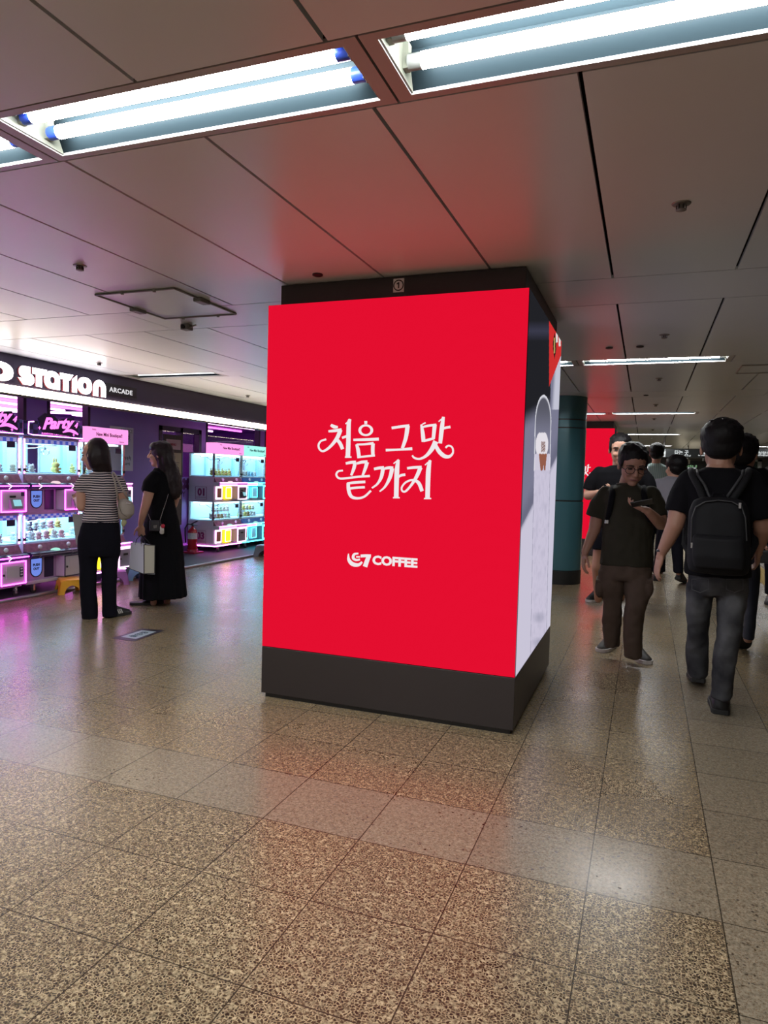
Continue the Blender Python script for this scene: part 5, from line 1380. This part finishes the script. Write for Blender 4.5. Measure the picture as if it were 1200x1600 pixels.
shoe(t, onZ(986, 1022, 0), -F.fv + F.rv * .42, .29, SHG, SOLP, H=.10, w=.052)
ph = thing('smartphone', 'dark smartphone in the hand of the man in the olive T-shirt', 'phone', J(1000, 790, -.35))
c = J(1003, 788.5, -.365); u_ = (-F.rv * .92 + Vector((0, 0, -.22)) + F.fv * .1).normalized(); n_ = (Vector((0, 0, 1)) - F.fv * -.55 - u_ * .0).normalized(); n_ = (n_ - u_ * n_.dot(u_)).normalized(); w_ = n_.cross(u_)
Mp = Matrix((u_, w_, n_)).transposed()
MB().obox(c + Vector((0, 0, .012)), .15, .072, .009, Mp).build('phone_case', mat('phone_dark', (.015, .013, .014), .3), ph, bevel=.004)
MB().obox(c + Vector((0, 0, .012)) + n_ * .005, .142, .066, .001, Mp).build('display', mat('phone_glass', (.02, .02, .025), .1), ph)
rs = thing('backpack', 'black backpack whose straps show on the man in the olive T-shirt', 'bag', J(980, 880, .28))
m = MB(); m.rings(F.rings([(981, 778, 24, .05, .25), (981, 790, 30, .085, .25), (980, 830, 31, .09, .25), (979, 865, 29, .085, .25), (979, 874, 24, .05, .25)])); blob('pack_body', m, BLK, rs, .010, 4)
for sx, ax in ((957, 950), (1006, 1013)):
    MB().tube([J(sx + (3 if sx < 980 else -3), 764, .11), J(sx, 762, .0), J(sx, 771, -.122), J(ax + (4 if sx < 980 else -4), 790, -.14), J(ax, 812, -.09), J(ax - (6 if sx < 980 else -6), 835, .10)], .022, 8).build('strap', BLK, rs, smooth=True)
MB().obox(J(948, 815, -.12), .03, .02, .03).build('buckle', CHR_M, rs, bevel=.004)

# ---------------------------------------------------------------- man with backpack, from behind
F = Fig('man with large black backpack and faded grey jeans walking away, seen from behind', .425, 4.60)
J = F.J; t = F.t
def denim():
    m = mat('denim_grey', (.040, .040, .046), .85, 0, .25)
    nt = m.node_tree; b = nt.nodes['Principled BSDF']; g = nt.nodes.new('ShaderNodeNewGeometry'); n = nt.nodes.new('ShaderNodeTexNoise'); n.inputs['Scale'].default_value = 5; n.inputs['Detail'].default_value = 5
    nt.links.new(g.outputs['Position'], n.inputs['Vector']); r = nt.nodes.new('ShaderNodeValToRGB'); r.color_ramp.elements[0].position = .35; r.color_ramp.elements[1].position = .70
    r.color_ramp.elements[0].color = (.014, .014, .018, 1); r.color_ramp.elements[1].color = (.085, .085, .09, 1)
    nt.links.new(n.outputs['Fac'], r.inputs[0]); nt.links.new(r.outputs[0], b.inputs['Base Color']); return m
DEN = denim()
fd = (F.fv - F.rv * .05 + Vector((0, 0, -.05))).normalized(); hc = J(1126.5, 702, .02); HH = .315
body = MB(); P, E, M = head_shape(body, hc, fd, HH)
chain(body, [(J(1126, 713, .0), .066), (J(1125, 728, .0), .070), (J(1125, 740, .0), .09)])
body.rings(F.rings([(1125, 742, 34, .10), (1124, 775, 46, .12), (1123, 830, 44, .12), (1121, 890, 44, .12), (1121, 910, 38, .11)], .84))
chain(body, [(J(1076, 752), .062), (J(1062, 790, -.03), .057), (J(1055, 820, -.05), .051), (J(1044, 843, -.01), .043), (J(1034, 863, .04), .031)])
hand_shape(body, J(1033.5, 865, .04), Vector((0, 0, -1)) - F.rv * .22 + F.fv * .1, F.rv * .9 + F.fv * .45, F.fv - F.rv * .2, .20, .28, .05)
chain(body, [(J(1174, 752), .062), (J(1186, 790, .0), .057), (J(1191, 824, .02), .050), (J(1189, 842, .08), .041), (J(1184.5, 858, .13), .030)])
hand_shape(body, J(1184.5, 859, .13), Vector((0, 0, -1)) + F.fv * .35, -F.rv, F.fv, .19, .5, .25)
for L in ([(1092, 910, .0), (1090, 980, .06), (1090, 1050, .16)], [(1146, 910, .0), (1138, 990, -.04), (1127, 1078, -.06)]):
    chain(body, [(J(*q), r) for q, r in zip(L, (.068, .052, .040))])
blob('body', body, SK2, t, .0065, 4)
short_hair(t, hc, fd, HH, HAIRB, full=1.02, low=-.02)
m = MB()
m.rings(F.rings([(1125, 730, 24, .10, .0), (1125, 736, 40, .115), (1125, 746, 55, .125), (1125, 760, 57, .14), (1124, 790, 53, .155), (1123, 830, 52, .155), (1122, 870, 53, .155), (1121, 899, 54, .155)]))
sleeve(m, [(J(1079, 751), .074), (J(1067, 776, -.02), .080), (J(1059.5, 801, -.035), .082)]); sleeve(m, [(J(1171, 751), .074), (J(1182, 776, .0), .080), (J(1188.5, 810, .012), .080)])
blob('t_shirt', m, BLK, t, .010, 5, .010, 7)
m = MB()
m.rings(F.rings([(1121, 890, 49, .135), (1120.5, 905, 50, .15), (1120, 918, 50, .145), (1119.5, 930, 47, .12)]))
m.rings(F.rings([(1093, 912, 24, .125), (1092, 945, 20.5, .11, .02), (1089.5, 985, 17.5, .095, .07), (1089.5, 1020, 16.5, .09, .12), (1090.5, 1055, 17.5, .095, .15)]))
m.rings(F.rings([(1145, 912, 25, .125), (1142.5, 945, 24, .115, -.01), (1138.5, 990, 19.5, .10, -.04), (1130, 1035, 18.5, .10, -.05), (1126.5, 1089, 18.5, .10, -.06)]))
blob('jeans', m, DEN, t, .009, 3, .016, 8)
for x, s_ in ((1094, 1), (1148, -1)):
    q = [J(x - 13, 905, -.150), J(x + 13, 905, -.155), J(x + 13, 921, -.155), J(x, 926, -.158), J(x - 13, 921, -.150)]
    MB().tube(q, .0025, 5, closed=True).build('pocket_seam', mat('seam_grey', (.07, .07, .075), .8), t)
shoe(t, onZ(1090, 1074, 0), F.fv - F.rv * .08, .29, SHB, SOLB, H=.115, w=.054, lift=.10)
shoe(t, onZ(1126, 1117, 0), F.fv - F.rv * .05, .29, SHB, SOLB, H=.12, w=.056)
MB().tube([J(1036.5, 858, .04) + (F.rv * .034 * math.cos(a) + F.fv * .034 * math.sin(a)) + Vector((0, 0, .012 * math.cos(a))) for a in [2 * PI * k / 18 for k in range(18)]], .009, 8, closed=True).build('watch_band', BLACKP_M, t, smooth=True)
MB().obox(J(1030.5, 857.5, .02), .012, .034, .036).build('watch_face', BLACKP_M, t, bevel=.004)
bp = thing('backpack', 'large black backpack on the man in faded grey jeans', 'bag', J(1122, 896, -.28))
m = MB()
m.rings(F.rings([(1123, 777, 24, .045, -.265), (1123, 783, 38, .085, -.265), (1123, 800, 44.5, .095, -.27), (1122.5, 840, 46, .10, -.275), (1122, 880, 47, .10, -.275), (1121.5, 893, 44, .085, -.27), (1121.5, 897, 36, .05, -.265)], p=3))
blob('pack_body', m, mat('nylon_black', (.0060, .0060, .0075), .7, 0, .2, var=.2, vscale=12), bp, .010, 5, .005, 8)
m = MB()
m.rings(F.rings([(1122, 836, 35, .02, -.37), (1122, 842, 38, .045, -.37), (1122, 870, 39, .045, -.375), (1122, 888, 36, .03, -.37)], p=3))
blob('front_pocket', m, MATS['nylon_black'], bp, .009, 4, .003, 9)
MB().tube([J(1080, 850, -.36), J(1081, 810, -.37), J(1087, 792, -.365), J(1102, 784, -.36), J(1123, 781.5, -.36), J(1144, 784, -.36), J(1159, 792, -.365), J(1165, 810, -.37), J(1167, 845, -.36)], .004, 6).build('zip', mat('zip_grey', (.018, .018, .020), .5), bp)
for x, y in ((1081, 852), (1156, 790)): MB().obox(J(x, y, -.38), .012, .008, .03).build('zip_pull', CHR_M, bp)
MB().tube([J(1112, 778, -.27), J(1115, 770, -.27), J(1131, 770, -.27), J(1134, 778, -.27)], .007, 6).build('grab_loop', BLK, bp)
STRP = mat('strap_black', (.009, .009, .0105), .8, 0, .2)
for a, c in ((1076, 1), (1174, -1)):
    MB().tube([J(1122 - c * 22, 782, -.25), J(a + c * 16, 762, -.19), J(a + c * 6, 744, -.145), J(a + c * 4, 736.5, -.06), J(a + c * 4, 735, .06), J(a + c * 3, 746, .155), J(a - c * 2, 800, .185), J(a - c * 6, 850, .0), J(a + c * 3, 868, -.18)], .020, 8).build('strap', STRP, bp, smooth=True)
    MB().tube([J(1122 - c * 12, 779, -.25), J(a + c * 25, 758, -.19), J(a + c * 14, 742, -.15), J(a + c * 13, 735, -.07)], .008, 6).build('strap_edge', mat('webbing', (.03, .03, .033), .7), bp, smooth=True)

# ---------------------------------------------------------------- man in black T-shirt and shorts behind the phone man
F = Fig('tall man in black T-shirt and dark shorts behind the man with glasses', -.345, 7.65)
J = F.J; t = F.t
fd = (-F.fv + F.rv * .02 + Vector((0, 0, -.10))).normalized(); hc = J(969, 703.5, -.03); HH = .315
body = MB(); P, E, M = head_shape(body, hc, fd, HH)
chain(body, [(J(969, 718), .075), (J(969, 732, .02), .08)])
body.rings(F.rings([(968, 735, 26, .11), (967, 770, 32, .14), (967, 820, 32, .14)], .86))
chain(body, [(J(940, 742), .055), (J(922, 762), .052), (J(919.5, 774, -.03), .052), (J(928, 773, -.2), .044), (J(935, 770, -.3), .034)])
hand_shape(body, J(936, 769.5, -.31), F.rv * .7 - F.fv * .4 + Vector((0, 0, .2)), Vector((0, 0, 1)), -F.fv * .5 + Vector((0, 0, .5)), .19, .5, .4)
chain(body, [(J(998, 742), .055), (J(1014, 762), .052), (J(1016, 776, -.03), .052), (J(1005, 774, -.2), .044), (J(998, 770, -.3), .034)])
hand_shape(body, J(997, 769.5, -.31), -F.rv * .7 - F.fv * .4 + Vector((0, 0, .2)), Vector((0, 0, 1)), -F.fv * .5 + Vector((0, 0, .5)), .19, .5, .4)
chain(body, [(J(944, 835, .0), .095), (J(938, 862, -.04), .075), (J(935.5, 885, -.03), .072), (J(935, 915, .06), .055), (J(935, 936, .12), .042)])
chain(body, [(J(984, 835, .0), .095), (J(978, 868, .1), .075), (J(974, 890, .14), .070), (J(971, 916, .24), .055), (J(970, 934, .3), .042)])
blob('body', body, SK1, t, .0075, 4)
face_parts(t, P, M, HH, lip=(.36, .13, .11))
short_hair(t, hc, fd, HH, HAIRB, full=.96)
m = MB()
m.rings(F.rings([(968.5, 727, 14, .095, .01), (968, 731, 25, .12), (968, 738, 38, .14), (968, 750, 40, .16), (967, 775, 36, .18), (967, 800, 36, .19), (967, 818, 37, .19)]))
sleeve(m, [(J(937, 740), .08), (J(927, 753), .084), (J(921, 767, -.01), .078)]); sleeve(m, [(J(1000, 740), .08), (J(1010, 753), .084), (J(1015, 767, -.01), .078)])
blob('t_shirt', m, BLK, t, .010, 5, .008, 7)
m = MB(); m.rings(F.rings([(966, 808, 35, .17), (966, 824, 36, .17), (966, 834, 34, .15)]))
m.rings(F.rings([(947, 826, 18, .15), (943, 845, 17.5, .14, -.02), (941, 858, 17, .135, -.03)])); m.rings(F.rings([(984, 826, 18, .15), (981, 845, 17, .14, .04), (979, 858, 16.5, .135, .07)]))
blob('shorts', m, BLK2, t, .010, 5, .008, 7)
shoe(t, onZ(938, 936, 0), -F.fv - F.rv * .42, .30, SHB, SOLP, H=.12, w=.056)
shoe(t, onZ(968, 932, 0), -F.fv + F.rv * .1, .29, SHB, SOLP, H=.11, w=.054)
pp = thing('smartphone', 'phone held at chest height by the tall man in the black T-shirt', 'phone', J(946, 766, -.42))
MB().obox(J(947, 769, -.45), .07, .012, .13, Matrix.Rotation(-1.25, 3, 'X')).build('phone_case', MATS['phone_dark'], pp, bevel=.004)

# ---------------------------------------------------------------- walkers further off
def walker(label, X, Y, head, HH, fdir, torso, arms, legs, feet, top_m, leg_m, skin, top_name, leg_name, long_sleeve=False, hair=HAIRB, full=1.08, extra=None, tr=.02):
    F = Fig(label, X, Y); J = F.J; t = F.t
    fd = (F.fv * fdir[0] + F.rv * fdir[1] + Vector((0, 0, fdir[2]))).normalized(); hc = J(*head)
    body = MB(); P, E, M = head_shape(body, hc, fd, HH)
    x, y = torso[0][0], torso[0][1]
    chain(body, [(hc + Vector((0, 0, -.3 * HH)) - fd * .02, .06), (J(x, y + 3), .065)])
    body.rings(F.rings(torso[1:], .84))
    for a in arms:
        chain(body, [(J(*q[:3]), q[3]) for q in a])
        w_, pr = J(*a[-1][:3]), J(*a[-2][:3])
        hand_shape(body, w_, w_ - pr, F.rv * (1 if a[0][0] < x else -1), F.fv, .18, .35, .1)
    for l in legs: chain(body, [(J(q[0], q[1], q[4] if len(q) > 4 else 0), max(.034, q[3] * .42)) for q in l])
    blob('body', body, skin, t, .008, 4)
    short_hair(t, hc, fd, HH, hair, full=full, low=.04)
    m = MB(); m.rings(F.rings(torso))
    for a in arms:
        n = len(a) if long_sleeve else 2
        chain(m, [(J(*q[:3]), q[3] + tr) for q in a[:n]] if long_sleeve else [(J(*a[0][:3]), a[0][3] + tr), (J(*a[0][:3]).lerp(J(*a[1][:3]), .75), a[1][3] + tr + .01)])
    blob(top_name, m, top_m, t, .010, 5, .007, 7)
    m = MB(); tx, ty = torso[-1][0], torso[-1][1]; hw = torso[-1][2]
    m.rings(F.rings([(tx, ty - 6, hw * .9, .12), (tx, ty + 6, hw * .95, .13), (tx, ty + 18, hw * .9, .11)]))
    for l in legs: m.rings(F.rings(l))
    blob(leg_name, m, leg_m, t, .010, 5, .008, 7)
    for (p, dr, lift, um, smt) in feet: shoe(t, p, F.fv * dr[0] + F.rv * dr[1], .28, um, smt, H=.11, w=.052, lift=lift)
    return F
def knit_mat(name, c1, c2, freq, ax):
    m = mat(name, c1, .9); nt = m.node_tree; b = nt.nodes['Principled BSDF']
    g = nt.nodes.new('ShaderNodeTexCoord'); w = nt.nodes.new('ShaderNodeTexWave'); w.bands_direction = ax; w.inputs['Scale'].default_value = freq; w.inputs['Distortion'].default_value = .6
    nt.links.new(g.outputs['Object'], w.inputs['Vector']); mx = nt.nodes.new('ShaderNodeMix'); mx.data_type = 'RGBA'; mx.inputs[6].default_value = (*c1, 1); mx.inputs[7].default_value = (*c2, 1)
    nt.links.new(w.outputs['Fac'], mx.inputs[0]); nt.links.new(mx.outputs[2], b.inputs['Base Color']); return m
KNIT = knit_mat('knit_teal', (.20, .30, .29), (.45, .58, .55), 11, 'X')
GREYK = mat('jersey_grey', (.22, .21, .25), .85, var=.1, vscale=10)
walker('walker in a pale teal ribbed knit top seen from behind', .107, 11.6, (1026, 709.5, 0), .29, (1, .05, 0),
       [(1025, 724, 8, .07), (1024, 729, 20, .10), (1024, 737, 25, .12), (1024, 760, 21, .13), (1024, 790, 20, .13), (1024, 806, 20, .13)],
       [[(1003, 735, 0, .055), (1000, 760, 0, .05), (1000, 782, .0, .045), (1001, 803, -.03, .03)], [(1046, 735, 0, .055), (1048, 760, 0, .05), (1048, 782, 0, .045), (1047, 803, -.03, .03)]],
       [[(1016, 810, 9, .10), (1015, 850, 7, .085), (1015, 893, 6, .075)], [(1032, 810, 9, .10), (1033, 850, 7, .085), (1034, 893, 6, .075)]],
       [((.0, 11.55, 0), (1, 0), 0, SHB, SOLB), ((.23, 11.6, 0), (1, 0), 0, SHB, SOLB)], KNIT, BLK2, SK1, 'knit_top', 'trousers')
walker('walker in a grey long-sleeved top and black trousers left of the backpack man', .345, 9.6, (1054.5, 732, 0), .30, (.75, -.66, 0),
       [(1052, 744, 9, .07), (1050, 749, 19, .10), (1049, 757, 23, .12), (1049, 775, 21, .13), (1049, 795, 20, .13), (1049, 806, 20, .13)],
       [[(1030, 756, 0, .055), (1029, 780, 0, .05), (1033, 800, .05, .043), (1040, 797, .18, .032)], [(1068, 756, 0, .055), (1070, 780, 0, .05), (1070, 800, .05, .043), (1066, 810, .15, .032)]],
       [[(1040, 812, 12, .11), (1032, 855, 9, .09, .05), (1027, 896, 7.5, .075, .1)], [(1057, 812, 12, .11), (1058, 850, 10, .09, .0), (1060, 895, 8, .08, -.1)]],
       [(onZ(1026, 908, 0), (1, -.1), 0, SHB, SOLB), (onZ(1058, 914, 0), (.9, .3), .25, SHB, SOLB)], GREYK, BLK2, SK1, 'long_sleeved_top', 'trousers', True)
walker('dark-haired walker in dark clothes nearly hidden to the right of the backpack man', .80, 6.25, (1161, 712, 0), .30, (.95, .3, 0),
       [(1160, 727, 11, .08), (1160, 733, 28, .10), (1160, 744, 34, .12), (1160, 775, 30, .13), (1160, 815, 29, .13), (1160, 850, 29, .13)],
       [[(1130, 745, 0, .055), (1129, 780, 0, .05), (1130, 815, .02, .043), (1133, 842, .1, .030)], [(1189, 745, 0, .055), (1192, 780, 0, .05), (1191, 815, .02, .043), (1188, 842, .1, .030)]],
       [[(1150, 858, 15, .11), (1148, 910, 11, .09, .1), (1147, 992, 9, .08, .2)], [(1173, 858, 16, .11), (1174, 905, 13, .10, .0), (1174, 950, 10.5, .085, -.10), (1169, 998, 9.5, .085, -.22)]],
       [(onZ(1147, 1000, 0), (1, 0), 0, SHB, SOLB), (onZ(1167, 1026, 0) - Vector((0, .02, 0)), (1, -.12), .75, mat('shoe_pale_grey', (.20, .19, .18), .6), SOLB)], BLK, mat('trousers_navy', (.008, .010, .018), .85), SK2, 'dark_top', 'dark_trousers')
FW = walker('dark-clothed passer-by cut off by the right edge, holding a small bag', 1.18, 8.2, (1212, 748, 0), .27, (-1, -.2, 0),
       [(1212, 762, 9, .07), (1212, 767, 22, .10), (1212, 775, 26, .12), (1212, 800, 23, .13), (1212, 825, 22, .13), (1212, 845, 22, .13)],
       [[(1190, 776, 0, .05), (1187, 805, 0, .045), (1188, 830, -.02, .04), (1193, 845, -.1, .03)], [(1234, 776, 0, .05), (1236, 805, 0, .045), (1235, 830, -.02, .04), (1233, 850, -.05, .03)]],
       [[(1203, 850, 12, .11), (1203, 890, 9, .09, .05), (1203, 928, 8, .08, .1)], [(1221, 850, 12, .11), (1222, 890, 9, .09, -.05), (1222, 930, 8, .08, -.1)]],
       [(onZ(1203, 940, 0), (-1, 0), 0, SHB, SOLB), (onZ(1222, 944, 0), (-1, 0), 0, SHB, SOLB)], BLK, BLK2, SK1, 'dark_top', 'dark_trousers')
hb = thing('handbag', 'small dark handbag at the right edge held by the cut-off passer-by', 'bag', FW.J(1196, 878, -.2))
M_ = Matrix((FW.rv, FW.fv, Vector((0, 0, 1)))).transposed()
MB().obox(FW.J(1196, 870, -.22), .12, .06, .13, M_).build('bag_body', BLACKP_M, hb, bevel=.015)
MB().tube([FW.J(1191, 862, -.22), FW.J(1192, 852, -.22), FW.J(1200, 852, -.22), FW.J(1201, 862, -.22)], .006, 6).build('handle', MATS['zip_grey'], hb)

# ================================================================== FAR END OF THE CONCOURSE
SIGN_M = mat('signboard_black', (.010, .012, .012), .4)
SGW = emit('sign_white', (.85, .90, .90), 1.0)
YS = 18.0
def hanging(label, x0, x1, z0, z1, Y, texts):
    t = thing('hanging_sign', label, 'sign', ((x0 + x1) / 2, Y, z0))
    MB().box((x0, Y, z0), (x1, Y + .14, z1)).build('sign_board', SIGN_M, t, bevel=.01)
    for fx in (.15, .85): MB().cyl((x0 + (x1 - x0) * fx, Y + .07, z1), (x0 + (x1 - x0) * fx, Y + .07, CZ), .02).build('hanger_rod', STEEL_M, t)
    for (s, cx, cz, h, w) in texts: text('lettering', s, SGW, t, (cx, Y - .001, cz), (1, 0, 0), (0, 0, 1), height=h, width=w, bold=.01, depth=.002)
    return t
a, b = onY(1031, 700, YS), onY(1100, 716, YS)
q = lambda x, y: onY(x, y, YS)
g = hanging('long black hanging sign reading Trains in Korean above the far crowd', q(1020, 700).x, q(1142, 700).x, q(1060, 715).z, q(1060, 701).z, YS,
            [('타는 곳', (q(1065, 707)).x, q(1065, 707).z, .115, .30), ('Trains 乘车 のりば', q(1065, 712).x, q(1065, 712).z, .04, .40), ('서울', q(1099, 708).x, q(1099, 708).z, .06, .11), ('for Seoul', q(1096, 711.5).x, q(1096, 711.5).z, .03, .14)])
c = q(1038, 708); m = MB(); m.ell(c + Vector((0, -.004, .075)), (.022, .008, .024)); m.box((c.x - .03, c.y - .008, c.z - .02), (c.x + .03, c.y, c.z + .05)); m.box((c.x - .025, c.y - .008, c.z - .09), (c.x - .004, c.y, c.z - .02)); m.box((c.x + .004, c.y - .008, c.z - .09), (c.x + .025, c.y, c.z - .02)); m.build('pictogram', SGW, g)
hanging('black hanging sign with white station names at the right edge', q(1146, 700).x, q(1240, 700).x, q(1180, 714).z, q(1180, 700).z, YS,
        [('구로 · 청량리 · 서울', q(1194, 708).x, q(1194, 708).z, .075, .75), ('Guro · Cheongnyangni · Seoul', q(1194, 711.6).x, q(1194, 711.6).z, .035, .75)])
q2 = lambda x, y: onY(x, y, 22.0)
g = hanging('small dark hanging board with green lettering under the big black sign', q2(1069, 725).x, q2(1104, 725).x, q2(1085, 737).z, q2(1085, 720).z, 22.0, [])
text('green_lettering', '나가는 곳', emit('sign_green', (.45, .85, .45), .8), g, (q2(1081, 728.5).x, 21.998, q2(1081, 728.5).z), (1, 0, 0), (0, 0, 1), height=.065, width=.28, depth=.002)
text('lettering', '엘리베이터', SGW, g, (q2(1081, 731.5).x, 21.998, q2(1081, 731.5).z), (1, 0, 0), (0, 0, 1), height=.05, width=.22, depth=.002)
o = MB().box((q2(1070, 720).x, 21.9, q2(1070, 725).z), (q2(1078, 720).x, 21.98, q2(1070, 718.5).z)).build('speaker_box', mat('white_box', (.55, .53, .48), .5)); set_base(o, (q2(1074, 720).x, 21.94, q2(1070, 725).z)); tag(o, 'small white box hanging beside the green-lettered board', 'box')
o = MB().box((q2(1066, 740).x, 25.9, .9), (q2(1082, 740).x + .5, 25.97, 1.80)).build('lit_display', emit('display_warm', (1.0, .88, .66), 1.6)); set_base(o, (1.2, 25.95, .9)); tag(o, 'bright warm lit display at the far end beside the grey walker', 'display')
t = thing('glass_gate', 'metal framed gate with a bright lit edge beyond the right sign', 'gate', (q2(1180, 730).x, 22, 0))
x0, x1 = q2(1172, 730).x, q2(1190, 730).x
GM = mat('gate_metal', (.28, .29, .27), .35, .7)
MB().box((x1 - .10, 22, 0), (x1, 22.1, q2(1180, 718).z)).build('post', GM, t); MB().box((x0 - .5, 22, 0), (x0 - .42, 22.1, q2(1180, 718).z)).build('post', GM, t)
MB().box((x0 - .5, 22, q2(1180, 721).z), (x1, 22.1, q2(1180, 718).z)).build('lintel_bar', GM, t)
MB().box((x0 - .42, 22.04, 0), (x1 - .10, 22.05, q2(1180, 721).z)).build('glass_leaf', glass('gate_glass', (.55, .65, .60), .1), t)
MB().box((x1 - .09, 21.98, q2(1188, 745).z - .4), (x1 - .01, 22.0, q2(1188, 737).z)).build('lit_panel', emit('lit_cream', (1, .9, .8), 1.8), t)
# yellow tactile paving
TAC = mat('tactile_yellow', (.42, .28, .03), .6)
tp = MB()
tp.box((1.62, 8.6, 0), (1.92, 24, .004))
for k in range(5): tp.box((1.635 + .06 * k, 8.6, .004), (1.665 + .06 * k, 24, .009))
o = tp.build('tactile_paving', TAC); set_base(o, (1.7, 12, 0)); tag(o, 'yellow ribbed tactile paving strip on the floor at the right edge', 'paving')
